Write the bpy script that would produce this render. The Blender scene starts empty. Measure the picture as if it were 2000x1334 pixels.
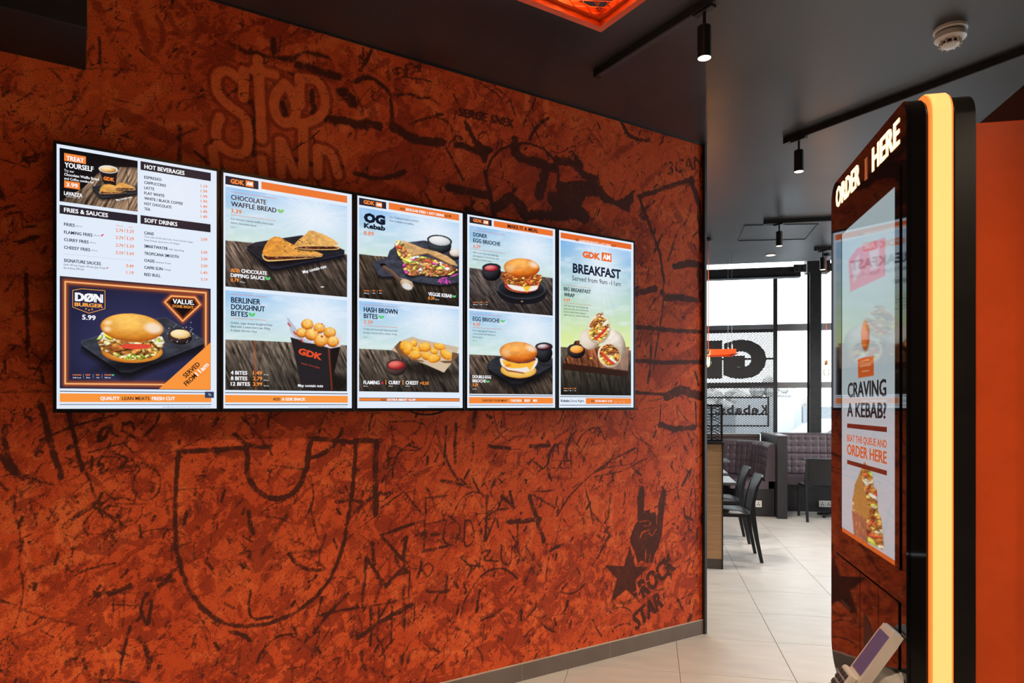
import bpy, bmesh, math, random
import numpy as np
from mathutils import Vector, Matrix

random.seed(7)
RNG = np.random.default_rng(11)
SC = bpy.context.scene
COL = SC.collection

# ------------------------------------------------------------------ camera, world, exposure
F, CX, HY, CH = 1333.0, 1000.0, 792.0, 1.45      # focal length (px of a 2000 px frame), centre, horizon row, eye height
CEIL = 3.11
cam_d = bpy.data.cameras.new('camera')
cam_d.sensor_width = 36.0
cam_d.lens = 36.0 * F / 2000.0
cam_d.shift_y = (HY - 667.0) / 2000.0
cam_d.clip_start = 0.05
cam_d.clip_end = 300
cam = bpy.data.objects.new('camera', cam_d)
cam.location = (0, 0, CH)
cam.rotation_euler = (math.pi / 2, 0, 0)
COL.objects.link(cam)
SC.camera = cam

SC.view_settings.view_transform = 'Standard'
SC.view_settings.look = 'None'
SC.view_settings.exposure = 0.0
SC.view_settings.gamma = 1.0
SC.view_settings.use_curve_mapping = False

world = bpy.data.worlds.new('overcast_sky')
SC.world = world
world.use_nodes = True
wb = world.node_tree.nodes['Background']
wb.inputs[0].default_value = (0.88, 0.95, 1.0, 1)
wb.inputs[1].default_value = 5.0
SC.cycles.max_bounces = 6
SC.cycles.diffuse_bounces = 3
SC.cycles.glossy_bounces = 3
SC.cycles.transmission_bounces = 4
SC.cycles.transparent_max_bounces = 10
SC.cycles.adaptive_threshold = 0.05
SC.cycles.caustics_reflective = False
SC.cycles.caustics_refractive = False

# ------------------------------------------------------------------ frames of reference
TH = math.atan(2090.0 / F)                         # direction of the mural wall
U2 = np.array([math.sin(TH), math.cos(TH)])        # along the wall, towards its free end
N2 = np.array([math.cos(TH), -math.sin(TH)])       # out of the wall
TG = math.radians(11.4)                            # direction of the floor grid
G1 = np.array([math.sin(TG), math.cos(TG)])
G2 = np.array([math.cos(TG), -math.sin(TG)])
ROT_W = math.pi / 2 - TH
ROT_G = -TG


def floor_at(x, y, z=0.0):
    d = F * (CH - z) / (y - HY)
    return np.array([(x - CX) / F * d, d])


P0 = floor_at(1372, 1237)                          # foot of the wall's free end


def gp(a, b):                                      # grid coordinates -> world xy
    return a * G2 + b * G1


def gab(p):
    return float(p @ G2), float(p @ G1)


class Plane:
    """a vertical plane: photo pixel <-> (distance along it, height)"""
    def __init__(s, o, e):
        s.o, s.e = np.array(o, float), np.array(e, float)

    def sd(s, x):
        t = (np.asarray(x, float) - CX) / F
        k = (t * s.o[1] - s.o[0]) / (s.e[0] - t * s.e[1])
        return k, s.o[1] + k * s.e[1]

    def at(s, x, y):
        k, d = s.sd(x)
        return k, CH + (HY - np.asarray(y, float)) / F * d

    def px(s, k, z):
        X = s.o[0] + k * s.e[0]
        Y = s.o[1] + k * s.e[1]
        return CX + F * X / Y, HY - F * (z - CH) / Y


class Crop:
    """coordinates read off an enlarged part of the photograph"""
    def __init__(s, x, y, k):
        s.x, s.y, s.k = x, y, k

    def __call__(s, u, v):
        return s.x + np.asarray(u, float) / s.k, s.y + np.asarray(v, float) / s.k

    def inv(s, x, y):
        return (x - s.x) * s.k, (y - s.y) * s.k


WALL = Plane(P0, U2)


def lin(c):
    c = np.asarray(c, float) / 255.0
    return np.where(c <= 0.04045, c / 12.92, ((c + 0.055) / 1.055) ** 2.4)


def L3(r, g, b):
    return tuple(float(v) for v in lin((r, g, b)))


# ------------------------------------------------------------------ materials
MATS = {}


def pmat(name, rgb, rough=0.5, metal=0.0, spec=0.5, var=0.12, scale=18.0, bump=0.0, bscale=120.0, emit=None, estr=0.0, coat=0.0,
         stretch=None, rgb2=None, wear=0.0):
    if name in MATS:
        return MATS[name]
    m = bpy.data.materials.new(name)
    m.use_nodes = True
    nt = m.node_tree
    b = nt.nodes['Principled BSDF']
    N = nt.nodes.new
    tc = N('ShaderNodeTexCoord')
    src = tc.outputs['Object']
    if stretch:
        mp = N('ShaderNodeMapping')
        mp.inputs['Scale'].default_value = stretch
        nt.links.new(src, mp.inputs[0])
        src = mp.outputs[0]
    nz = N('ShaderNodeTexNoise')
    nz.inputs['Scale'].default_value = scale
    nz.inputs['Detail'].default_value = 6
    nt.links.new(src, nz.inputs['Vector'])
    ra = N('ShaderNodeValToRGB')
    lo = [c * (1 - var) for c in rgb]
    hi = [min(1, c * (1 + var)) for c in rgb] if rgb2 is None else rgb2
    ra.color_ramp.elements[0].position = 0.32
    ra.color_ramp.elements[1].position = 0.68
    ra.color_ramp.elements[0].color = (*lo, 1)
    ra.color_ramp.elements[1].color = (*hi, 1)
    nt.links.new(nz.outputs[0], ra.inputs[0])
    nt.links.new(ra.outputs[0], b.inputs['Base Color'])
    b.inputs['Roughness'].default_value = rough
    b.inputs['Metallic'].default_value = metal
    b.inputs['Specular IOR Level'].default_value = spec
    b.inputs['Coat Weight'].default_value = coat
    if wear:
        mr = N('ShaderNodeMapRange')
        mr.inputs['To Min'].default_value = max(0.02, rough - wear)
        mr.inputs['To Max'].default_value = min(1, rough + wear)
        nt.links.new(nz.outputs[0], mr.inputs[0])
        nt.links.new(mr.outputs[0], b.inputs['Roughness'])
    if bump:
        n2 = N('ShaderNodeTexNoise')
        n2.inputs['Scale'].default_value = bscale
        n2.inputs['Detail'].default_value = 4
        nt.links.new(src, n2.inputs['Vector'])
        bp = N('ShaderNodeBump')
        bp.inputs['Strength'].default_value = bump
        bp.inputs['Distance'].default_value = 0.01
        nt.links.new(n2.outputs[0], bp.inputs['Height'])
        nt.links.new(bp.outputs[0], b.inputs['Normal'])
    if emit:
        b.inputs['Emission Color'].default_value = (*emit, 1)
        b.inputs['Emission Strength'].default_value = estr
    MATS[name] = m
    return m


def screen_mat(name, strength, rough=0.12, spec=0.5):
    m = bpy.data.materials.new(name)
    m.use_nodes = True
    nt = m.node_tree
    b = nt.nodes['Principled BSDF']
    at = nt.nodes.new('ShaderNodeAttribute')
    at.attribute_name = 'Col'
    b.inputs['Base Color'].default_value = (0.004, 0.004, 0.005, 1)
    b.inputs['Roughness'].default_value = rough
    b.inputs['Specular IOR Level'].default_value = spec
    nt.links.new(at.outputs['Color'], b.inputs['Emission Color'])
    b.inputs['Emission Strength'].default_value = strength
    return m


M_SCREEN = screen_mat('lit_display', 1.0, 0.22, 0.22)
M_KSCREEN = screen_mat('kiosk_display', 0.62, 0.03, 0.5)


def glass_mat(name, tint=(0.97, 0.985, 0.98), refl=0.06):
    m = bpy.data.materials.new(name)
    m.use_nodes = True
    nt = m.node_tree
    nt.nodes.remove(nt.nodes['Principled BSDF'])
    out = nt.nodes['Material Output']
    tr = nt.nodes.new('ShaderNodeBsdfTransparent')
    tr.inputs[0].default_value = (*tint, 1)
    gl = nt.nodes.new('ShaderNodeBsdfGlossy')
    gl.inputs['Roughness'].default_value = 0.02
    mx = nt.nodes.new('ShaderNodeMixShader')
    fr = nt.nodes.new('ShaderNodeFresnel')
    fr.inputs['IOR'].default_value = 1.35
    nt.links.new(fr.outputs[0], mx.inputs[0])
    nt.links.new(tr.outputs[0], mx.inputs[1])
    nt.links.new(gl.outputs[0], mx.inputs[2])
    nt.links.new(mx.outputs[0], out.inputs[0])
    return m


M_GLASS = glass_mat('window_glass')
M_BULBGLASS = glass_mat('bulb_glass', (1.0, 0.86, 0.62))
M_BLACK = pmat('black_plastic', (0.012, 0.012, 0.013), 0.35, var=0.2)
M_BLACKMETAL = pmat('black_powder_coat', (0.016, 0.016, 0.018), 0.45, var=0.2)
M_BEZEL = pmat('screen_bezel', (0.008, 0.008, 0.009), 0.3, var=0.2)
M_ORANGE = pmat('orange_powder_coat', L3(232, 84, 30), 0.38, var=0.08)
M_CHROME = pmat('bright_steel', (0.6, 0.6, 0.62), 0.25, metal=1.0, var=0.1)
M_WHITEPL = pmat('white_plastic', (0.72, 0.70, 0.68), 0.4, var=0.04)


# ------------------------------------------------------------------ mesh helpers
def link(o, parent=None):
    COL.objects.link(o)
    if parent is not None:
        o.parent = parent
    return o


def tag(o, label=None, cat=None, group=None, kind=None):
    for k, v in (('label', label), ('category', cat), ('group', group), ('kind', kind)):
        if v:
            o[k] = v
    return o


def empty(name, xy, z=0.0, rz=0.0):
    o = bpy.data.objects.new(name, None)
    o.empty_display_size = 0.1
    o.location = (float(xy[0]), float(xy[1]), z)
    o.rotation_euler = (0, 0, rz)
    return link(o)


class MB:
    def __init__(s):
        s.v, s.f = [], []

    def add(s, vs, fs):
        n = len(s.v)
        s.v += [tuple(map(float, p)) for p in vs]
        s.f += [tuple(n + i for i in f) for f in fs]
        return s

    def box(s, x0, x1, y0, y1, z0, z1, bev=0.0):
        if bev <= 0:
            vs = [(x, y, z) for z in (z0, z1) for y in (y0, y1) for x in (x0, x1)]
            return s.add(vs, [(0, 2, 3, 1), (4, 5, 7, 6), (0, 1, 5, 4), (2, 6, 7, 3), (0, 4, 6, 2), (1, 3, 7, 5)])
        bm = bmesh.new()
        bmesh.ops.create_cube(bm, size=1)
        for v in bm.verts:
            v.co = (x0 + (v.co.x + .5) * (x1 - x0), y0 + (v.co.y + .5) * (y1 - y0), z0 + (v.co.z + .5) * (z1 - z0))
        bmesh.ops.bevel(bm, geom=bm.edges[:], offset=bev, segments=2, affect='EDGES', profile=0.5)
        bm.verts.index_update()
        s.add([v.co[:] for v in bm.verts], [[v.index for v in f.verts] for f in bm.faces])
        bm.free()
        return s

    def prism(s, poly, d0, d1, axis='y'):
        """poly of 2-D points swept between d0 and d1 along axis"""
        n = len(poly)

        def p3(p, d):
            return {'y': (p[0], d, p[1]), 'z': (p[0], p[1], d), 'x': (d, p[0], p[1])}[axis]
        vs = [p3(p, d0) for p in poly] + [p3(p, d1) for p in poly]
        fs = [tuple(range(n)), tuple(range(2 * n - 1, n - 1, -1))] + [(i, n + i, n + (i + 1) % n, (i + 1) % n) for i in range(n)]
        return s.add(vs, fs)

    def tube(s, path, r, seg=8, cap=True):
        path = [Vector(p) for p in path]
        rs = r if isinstance(r, (list, tuple)) else [r] * len(path)
        vs, fs = [], []
        up = None
        for i, p in enumerate(path):
            d = (path[min(i + 1, len(path) - 1)] - path[max(i - 1, 0)]).normalized()
            if up is None:
                up = Vector((0, 0, 1)) if abs(d.z) < 0.9 else Vector((1, 0, 0))
            x = d.cross(up).normalized()
            y = x.cross(d).normalized()
            up = y
            for k in range(seg):
                a = 2 * math.pi * (k + .5) / seg
                vs.append(p + (x * math.cos(a) + y * math.sin(a)) * rs[i])
        for i in range(len(path) - 1):
            for k in range(seg):
                a, b = i * seg + k, i * seg + (k + 1) % seg
                fs.append((a, b, b + seg, a + seg))
        if cap:
            fs.append(tuple(range(seg - 1, -1, -1)))
            fs.append(tuple(range((len(path) - 1) * seg, len(path) * seg)))
        return s.add(vs, fs)

    def lathe(s, prof, seg=24, c=(0, 0, 0)):
        vs, fs = [], []
        for r, z in prof:
            for k in range(seg):
                a = 2 * math.pi * k / seg
                vs.append((c[0] + r * math.cos(a), c[1] + r * math.sin(a), c[2] + z))
        for i in range(len(prof) - 1):
            for k in range(seg):
                a, b = i * seg + k, i * seg + (k + 1) % seg
                fs.append((a, b, b + seg, a + seg))
        if prof[0][0] > 1e-6:
            fs.append(tuple(range(seg - 1, -1, -1)))
        if prof[-1][0] > 1e-6:
            fs.append(tuple(range((len(prof) - 1) * seg, len(prof) * seg)))
        return s.add(vs, fs)

    def grid(s, rows):
        n, m = len(rows), len(rows[0])
        vs = [p for r in rows for p in r]
        fs = [(i * m + j, i * m + j + 1, (i + 1) * m + j + 1, (i + 1) * m + j) for i in range(n - 1) for j in range(m - 1)]
        return s.add(vs, fs)

    def mesh(s, name, mat, smooth=False):
        me = bpy.data.meshes.new(name)
        me.from_pydata(s.v, [], s.f)
        if mat:
            me.materials.append(mat)
        bm = bmesh.new()
        bm.from_mesh(me)
        bmesh.ops.recalc_face_normals(bm, faces=bm.faces)
        bm.to_mesh(me)
        bm.free()
        if smooth:
            me.polygons.foreach_set('use_smooth', [True] * len(me.polygons))
            try:
                me.set_sharp_from_angle(angle=math.radians(smooth if smooth > 1 else 40))
            except Exception:
                pass
        me.update()
        return me

    def build(s, name, mat, parent=None, smooth=False):
        return link(bpy.data.objects.new(name, s.mesh(name, mat, smooth)), parent)


def copy_tree(o, parent=None):
    c = o.copy()
    link(c)
    c.parent = parent
    for ch in list(o.children):
        copy_tree(ch, c)
    return c


def rrect(x0, x1, z0, z1, rt, rb=None, n=8):
    rb = rt if rb is None else rb
    pts = []
    for (cx, cz, r, a0) in ((x1 - rb, z0 + rb, rb, -90), (x1 - rt, z1 - rt, rt, 0), (x0 + rt, z1 - rt, rt, 90), (x0 + rb, z0 + rb, rb, 180)):
        for k in range(n + 1):
            a = math.radians(a0 + 90 * k / n)
            pts.append((cx + r * math.cos(a), cz + r * math.sin(a)))
    return pts


# ------------------------------------------------------------------ lettering as flat meshes
_TXT = {}


def glyphs(text, bold=0.0, extrude=0.0, res=2):
    """triangulated outline of a line of text, scaled so that it is 1 wide and its capitals 1 tall, or raw when extruded"""
    key = (text, bold, extrude, res)
    if key in _TXT:
        return _TXT[key]
    cu = bpy.data.curves.new('t', 'FONT')
    cu.body = text
    cu.size = 1.0
    cu.resolution_u = res
    swell = extrude > 0 or text in ('GDK', 'OG', 'Kebab', 'BREAKFAST')
    cu.offset = bold if swell else min(bold, .006)
    cu.extrude = extrude
    cu.fill_mode = 'FRONT' if extrude == 0 else 'BOTH'
    o = bpy.data.objects.new('t', cu)
    COL.objects.link(o)
    dg = bpy.context.evaluated_depsgraph_get()
    ev = o.evaluated_get(dg)
    me = ev.to_mesh()
    n = len(me.vertices)
    co = np.zeros(n * 3)
    me.vertices.foreach_get('co', co)
    co = co.reshape(-1, 3)
    fs = [tuple(p.vertices) for p in me.polygons]
    ev.to_mesh_clear()
    bpy.data.objects.remove(o)
    bpy.data.curves.remove(cu)
    if n:
        co[:, 0] -= co[:, 0].min()
        co[:, 0] /= max(co[:, 0].max(), 1e-6)
        co[:, 1] /= 0.729
    if n and not swell and bold > .008:          # heavier strokes: the outline laid over itself a little to each side
        nch = max(1, len(text.replace(' ', '')))
        dx, dy = bold * 1.0 / (nch * .62), bold * .35
        reps = [(-dx, -dy), (dx, -dy), (-dx, dy), (dx, dy)]
        co = np.concatenate([co * [1 - 2 * dx, 1, 1] + [dx + a, b, 0] for a, b in reps])
        fs = [tuple(i + k * n for i in f) for k in range(4) for f in fs]
    _TXT[key] = (co, fs)
    return _TXT[key]


class CM:
    """flat coloured mesh lying on a plane (s along, z up), layers stepped towards the viewer"""
    def __init__(s, plane, sign=-1.0):
        s.p, s.v, s.f, s.c, s.sign = plane, [], [], [], sign

    def raw(s, pts, faces, col, layer):
        n = len(s.v)
        y = s.sign * 0.0004 * layer
        s.v += [(float(a), y, float(b)) for a, b in pts]
        s.f += [tuple(n + i for i in f) for f in faces]
        c = tuple(float(q) for q in lin(col)) + (1.0,)
        s.c += [c] * len(pts)

    def rect(s, crop, xl, yt, yb, xr, col, layer=1):
        x0, y0 = crop(xl, yt)
        a, z1 = s.p.at(x0, y0)
        _, z0 = s.p.at(*crop(xl, yb))
        b, _ = s.p.at(crop(xr, 0)[0], 0)
        s.raw([(a, z0), (b, z0), (b, z1), (a, z1)], [(0, 1, 2, 3)], col, layer)

    def poly(s, crop, pts, col, layer=2):
        q = [s.p.at(*crop(u, v)) for u, v in pts]
        s.raw(q, [tuple(range(len(q)))], col, layer)

    def ell(s, crop, u, v, ru, rv, ang, col, layer=3, n=14):
        ca, sa = math.cos(math.radians(ang)), math.sin(math.radians(ang))
        s.poly(crop, [(u + ru * math.cos(t) * ca - rv * math.sin(t) * sa, v + ru * math.cos(t) * sa + rv * math.sin(t) * ca)
                      for t in [2 * math.pi * k / n for k in range(n)]], col, layer)

    def line(s, crop, xl, y, xr, th, col, layer=2):
        s.rect(crop, xl, y - th / 2, y + th / 2, xr, col, layer)

    def text(s, crop, t, x0, yb, x1, cap, col, bold=0.02, layer=3):
        a, z = s.p.at(*crop(x0, yb))
        b, _ = s.p.at(crop(x1, 0)[0], 0)
        _, z1 = s.p.at(*crop(x0, yb - cap))
        co, fs = glyphs(t, bold * .95 + .004)
        if len(co):
            s.raw([(a + p[0] * (b - a), z + p[1] * (z1 - z)) for p in co], fs, col, layer)

    def text_tilt(s, crop, t, p0, p1, cap, col, bold=0.02, layer=3):
        """a line of text running from p0 to p1 (crop pixels) whatever its slope"""
        a, b = np.array(s.p.at(*crop(*p0))), np.array(s.p.at(*crop(*p1)))
        _, zc = s.p.at(*crop(p0[0], p0[1] - cap))
        h = zc - a[1]
        e = b - a
        q = np.array([-e[1], e[0]]) / np.linalg.norm(e) * h
        co, fs = glyphs(t, bold)
        s.raw([tuple(a + e * p[0] + q * p[1]) for p in co], fs, col, layer)

    def leaf(s, crop, u, v, r, col=(95, 205, 120)):
        s.ell(crop, u - r * .55, v, r * .95, r * .55, 50, col)
        s.ell(crop, u + r * .55, v + r * .1, r * .85, r * .5, -50, col)

    def chilli(s, crop, u, v, r):
        s.ell(crop, u, v, r, r * .4, -40, (225, 45, 90))

    def build(s, name, mat, parent, off):
        me = bpy.data.meshes.new(name)
        me.from_pydata([(a - off[0], y, z - off[1]) for a, y, z in s.v], [], s.f)
        at = me.color_attributes.new('Col', 'FLOAT_COLOR', 'POINT')
        at.data.foreach_set('color', np.array(s.c, np.float32).ravel())
        me.materials.append(mat)
        return link(bpy.data.objects.new(name, me), parent)


# ------------------------------------------------------------------ numpy value noise and picture painting
_LAT = RNG.random((256, 256))


def vnoise(x, y):
    xi, yi = np.floor(x).astype(int), np.floor(y).astype(int)
    fx, fy = x - xi, y - yi
    fx, fy = fx * fx * (3 - 2 * fx), fy * fy * (3 - 2 * fy)
    g = lambda a, b: _LAT[a & 255, b & 255]
    return (g(xi, yi) * (1 - fx) + g(xi + 1, yi) * fx) * (1 - fy) + (g(xi, yi + 1) * (1 - fx) + g(xi + 1, yi + 1) * fx) * fy


def fbm(x, y, o=4):
    r, a, n = 0.0, 0.5, 0.0
    for k in range(o):
        r = r + a * vnoise(x * 2 ** k + 17 * k, y * 2 ** k + 31 * k)
        n += a
        a *= .5
    return r / n


def grid_mesh(name, A, Z, Y, cols=None, fattrs=None):
    """A, Z: 2-D arrays of plane coordinates -> a quad grid"""
    n, m = A.shape
    me = bpy.data.meshes.new(name)
    me.vertices.add(n * m)
    co = np.stack([A, Y + 0 * A, Z], -1).reshape(-1).astype(np.float32)
    me.vertices.foreach_set('co', co)
    i, j = np.meshgrid(np.arange(n - 1), np.arange(m - 1), indexing='ij')
    q = (i * m + j).ravel()
    idx = np.stack([q, q + 1, q + m + 1, q + m], -1).ravel().astype(np.int32)
    k = (n - 1) * (m - 1)
    me.loops.add(4 * k)
    me.loops.foreach_set('vertex_index', idx)
    me.polygons.add(k)
    me.polygons.foreach_set('loop_start', np.arange(0, 4 * k, 4, dtype=np.int32))
    me.update(calc_edges=True)
    if cols is not None:
        at = me.color_attributes.new('Col', 'FLOAT_COLOR', 'POINT')
        at.data.foreach_set('color', np.concatenate([cols, np.ones(cols.shape[:-1] + (1,))], -1).astype(np.float32).ravel())
    for nm, ar in (fattrs or {}).items():
        at = me.attributes.new(nm, 'FLOAT', 'POINT')
        at.data.foreach_set('value', ar.astype(np.float32).ravel())
    return me


def seg_dist(X, Y, pts, closed=False):
    d = np.full(X.shape, 1e9)
    P = list(pts) + ([pts[0]] if closed else [])
    for (ax, ay), (bx, by) in zip(P[:-1], P[1:]):
        ex, ey = bx - ax, by - ay
        t = np.clip(((X - ax) * ex + (Y - ay) * ey) / (ex * ex + ey * ey + 1e-12), 0, 1)
        d = np.minimum(d, (X - ax - t * ex) ** 2 + (Y - ay - t * ey) ** 2)
    return np.sqrt(d)


def inside(X, Y, pts):
    r = np.zeros(X.shape, bool)
    n = len(pts)
    for i in range(n):
        (ax, ay), (bx, by) = pts[i], pts[(i + 1) % n]
        if ay == by:
            continue
        c = ((ay > Y) != (by > Y)) & (X < (bx - ax) * (Y - ay) / (by - ay) + ax)
        r ^= c
    return r


class Pic:
    """a picture shown on a display: colours computed over a fine grid of the display plane"""
    def __init__(s, plane, crop, xl, yt, yb, xr, pitch):
        s.plane = plane
        a, z1 = plane.at(*crop(xl, yt))
        _, z0 = plane.at(*crop(xl, yb))
        b, _ = plane.at(crop(xr, 0)[0], 0)
        n, m = int((z1 - z0) / pitch) + 2, int((b - a) / pitch) + 2
        s.A, s.Z = np.meshgrid(np.linspace(a, b, m), np.linspace(z0, z1, n))
        s.U, s.V = crop.inv(*plane.px(s.A, s.Z))
        s.w = (s.A - a) / (b - a)
        s.h = (s.Z - z0) / (z1 - z0)
        s.img = np.zeros(s.A.shape + (3,))

    def mix(s, m, col, alpha=1.0):
        m = np.clip(m * alpha, 0, 1)[..., None]
        s.img = s.img * (1 - m) + np.asarray(col, float) * m

    def pm(s, pts, soft=3.0):
        d = seg_dist(s.U, s.V, pts, True)
        return np.clip(.5 + np.where(inside(s.U, s.V, pts), d, -d) / soft, 0, 1)

    def em(s, u, v, ru, rv, ang=0, soft=3.0):
        a = math.radians(ang)
        x, y = s.U - u, s.V - v
        x, y = x * math.cos(a) + y * math.sin(a), -x * math.sin(a) + y * math.cos(a)
        r = np.sqrt((x / ru) ** 2 + (y / rv) ** 2)
        return np.clip(.5 + (1 - r) * min(ru, rv) / soft, 0, 1)

    def poly(s, pts, col, soft=3.0, alpha=1.0):
        s.mix(s.pm(pts, soft), col, alpha)

    def ell(s, u, v, ru, rv, ang, col, soft=3.0, alpha=1.0):
        s.ball(u, v, ru, rv, ang, col, col, col, soft=soft, alpha=alpha, want=False)

    def line(s, pts, w, col, soft=3.0, alpha=1.0, closed=False):
        d = seg_dist(s.U, s.V, pts, closed)
        s.mix(np.clip(.5 + (w / 2 - d) / soft, 0, 1), col, alpha)

    def glow(s, pts, r, col, alpha=.8, closed=False):
        d = seg_dist(s.U, s.V, pts, closed)
        s.mix(np.exp(-(d / r) ** 2 * 1.2), col, alpha)

    def tex(s, m, su, sv, amp, o=4, off=0.0):
        """multiply a mottled brightness into the area m"""
        n = fbm(s.U / su + off, s.V / sv + off * 1.7, o) - .5
        s.img *= (1 + amp * n * 2 * np.clip(m, 0, 1))[..., None]

    def win(s, u, v, r):
        j = np.nonzero(np.abs(s.U[0] - u) <= r)[0]
        if len(j) == 0:
            return None
        V = s.V[:, j[0]:j[-1] + 1]
        i = np.nonzero((V.min(1) <= v + r) & (V.max(1) >= v - r))[0]
        if len(i) == 0:
            return None
        return slice(i[0], i[-1] + 1), slice(j[0], j[-1] + 1)

    def ball(s, u, v, ru, rv, ang, dark, mid, light, lu=-.3, lv=-.45, soft=3.0, alpha=1.0, want=True):
        w = s.win(u, v, max(ru, rv) + soft)
        full = np.zeros(s.U.shape) if want else None
        if w is None:
            return full
        a = math.radians(ang)
        x, y = s.U[w] - u, s.V[w] - v
        x, y = (x * math.cos(a) + y * math.sin(a)) / ru, (-x * math.sin(a) + y * math.cos(a)) / rv
        r2 = np.clip(x * x + y * y, 0, 1)
        k = np.clip(x * lu + y * lv + .75 * np.sqrt(1 - r2) + .12, 0, 1)
        dark, mid, light = (np.asarray(q, float) for q in (dark, mid, light))
        c = np.where((k < .5)[..., None], dark + (mid - dark) * (k * 2)[..., None], mid + (light - mid) * (k * 2 - 1)[..., None])
        m = np.clip(.5 + (1 - np.sqrt(x * x + y * y)) * min(ru, rv) / soft, 0, 1)
        mm = np.clip(m * alpha, 0, 1)[..., None]
        s.img[w] = s.img[w] * (1 - mm) + c * mm
        if want:
            full[w] = m
        return full

    def blobs(s, n, pts, rmin, rmax, cols, soft=3.0, seed=0, clip=True):
        """n small shaded lumps inside a polygon"""
        r = random.Random(seed)
        us, vs = [p[0] for p in pts], [p[1] for p in pts]
        P = np.array
        k = tries = 0
        keep = s.img.copy()
        m0 = s.pm(pts, soft) if clip else None
        while k < n and tries < n * 20:
            tries += 1
            u, v = r.uniform(min(us), max(us)), r.uniform(min(vs), max(vs))
            if not inside(P([u]), P([v]), pts)[0]:
                continue
            k += 1
            c = np.array(r.choice(cols), float)
            ra = r.uniform(rmin, rmax)
            s.ball(u, v, ra * r.uniform(.9, 2.3), ra * r.uniform(.35, .8), r.uniform(-50, 50), c * .4, c, np.minimum(255, c * 1.25 + 12), soft=soft, want=False)
        if clip:
            s.tex(m0, rmax * .7, rmax * .45, .5, 3, seed * 1.3)
            s.img = keep * (1 - m0[..., None]) + s.img * m0[..., None]

    def sky(s, top=(150, 196, 240), hor=(226, 240, 214), sun=(.72, .85)):
        h = np.clip((s.h - .3) / .7, 0, 1)[..., None]
        s.img[:] = np.array(hor) * (1 - h) + np.array(top) * h
        dx, dy = (s.w - sun[0]), (s.h - sun[1]) * 1.2
        g = np.exp(-(dx * dx + dy * dy) / .13)
        ray = .5 + .5 * np.sin(np.arctan2(dy, dx) * 16 + 3 * np.sin(np.arctan2(dy, dx) * 5))
        s.mix(np.clip(g * .85 + .11 * ray * np.exp(-(dx * dx + dy * dy) / .5), 0, 1), (236, 243, 252))
        s.mix(np.clip((fbm(s.U / 160, s.V / 60, 4) - .5) * 1.6, 0, .5), (232, 240, 250))

    def wood(s, pts, base=(98, 84, 74), dirn=(1.0, .45), dark=.75, seams=()):
        m = s.pm(pts, 3)
        a = math.atan2(dirn[1], dirn[0])
        p = s.U * math.cos(a) + s.V * math.sin(a)
        q = -s.U * math.sin(a) + s.V * math.cos(a)
        n = fbm(p / 170, q / 14, 5)
        n2 = fbm(p / 60 + 9, q / 30 + 5, 3)
        k = .62 + .9 * (n - .5) * 1.6 + .5 * (n2 - .5)
        vs = [v for _, v in pts]
        t = np.clip((s.V - min(vs)) / (max(vs) - min(vs) + 1e-6), 0, 1)
        k = k * (1.35 - dark * t) + .15
        c = np.array(base, float) * np.clip(k, .1, 2)[..., None]
        s.img = s.img * (1 - m[..., None]) + c * m[..., None]
        for sm in seams:
            s.line(sm, 5, (28, 22, 20), 4, .8)

    def slab(s, pts, th, top=(48, 50, 58), side=(22, 22, 27), rim=(92, 96, 108)):
        """a dark serving slate: its thickness below, its rim lit"""
        s.poly([(u + th * .2, v + th * 2.2) for u, v in pts], (18, 14, 14), th * 2, .75)
        s.poly([(u, v + th) for u, v in pts], side, 4)
        s.poly(pts, top, 4)
        s.tex(s.pm(pts, 4), 60, 30, .35)
        s.line(pts, 3, rim, 4, .55, True)

    def build(s, parent, off, mat=None, sign=-1.0, name='picture', layer=1):
        me = grid_mesh(name, s.A - off[0], s.Z - off[1], sign * .0004 * layer, lin(np.clip(s.img, 0, 255)))
        me.materials.append(mat or M_SCREEN)
        return link(bpy.data.objects.new(name, me), parent)

# ================================================================== THE SETTING
A0, A1, B0, B1, BW = -4.5, 4.5, -3.6, 8.36, 11.05      # room extents on the grid; BW is the window wall
M_TILE = pmat('porcelain_tile', L3(192, 186, 180), 0.34, var=0.09, scale=3.2, bump=0.03, bscale=60, stretch=(1, 3, 1), wear=0.08)
M_GROUT = pmat('tile_grout', L3(120, 104, 94), 0.85, var=0.15, scale=30)
M_CEIL = pmat('charcoal_ceiling_paint', (0.024, 0.0235, 0.026), 0.36, var=0.35, scale=1.6, bump=0.12, bscale=2.2, wear=0.12, spec=0.8)
M_DARKWALL = pmat('charcoal_wall_paint', (0.03, 0.03, 0.032), 0.6, var=0.2, scale=2)
M_SKIRT = pmat('skirting_tile', L3(112, 100, 94), 0.5, var=0.08, scale=6)

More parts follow.
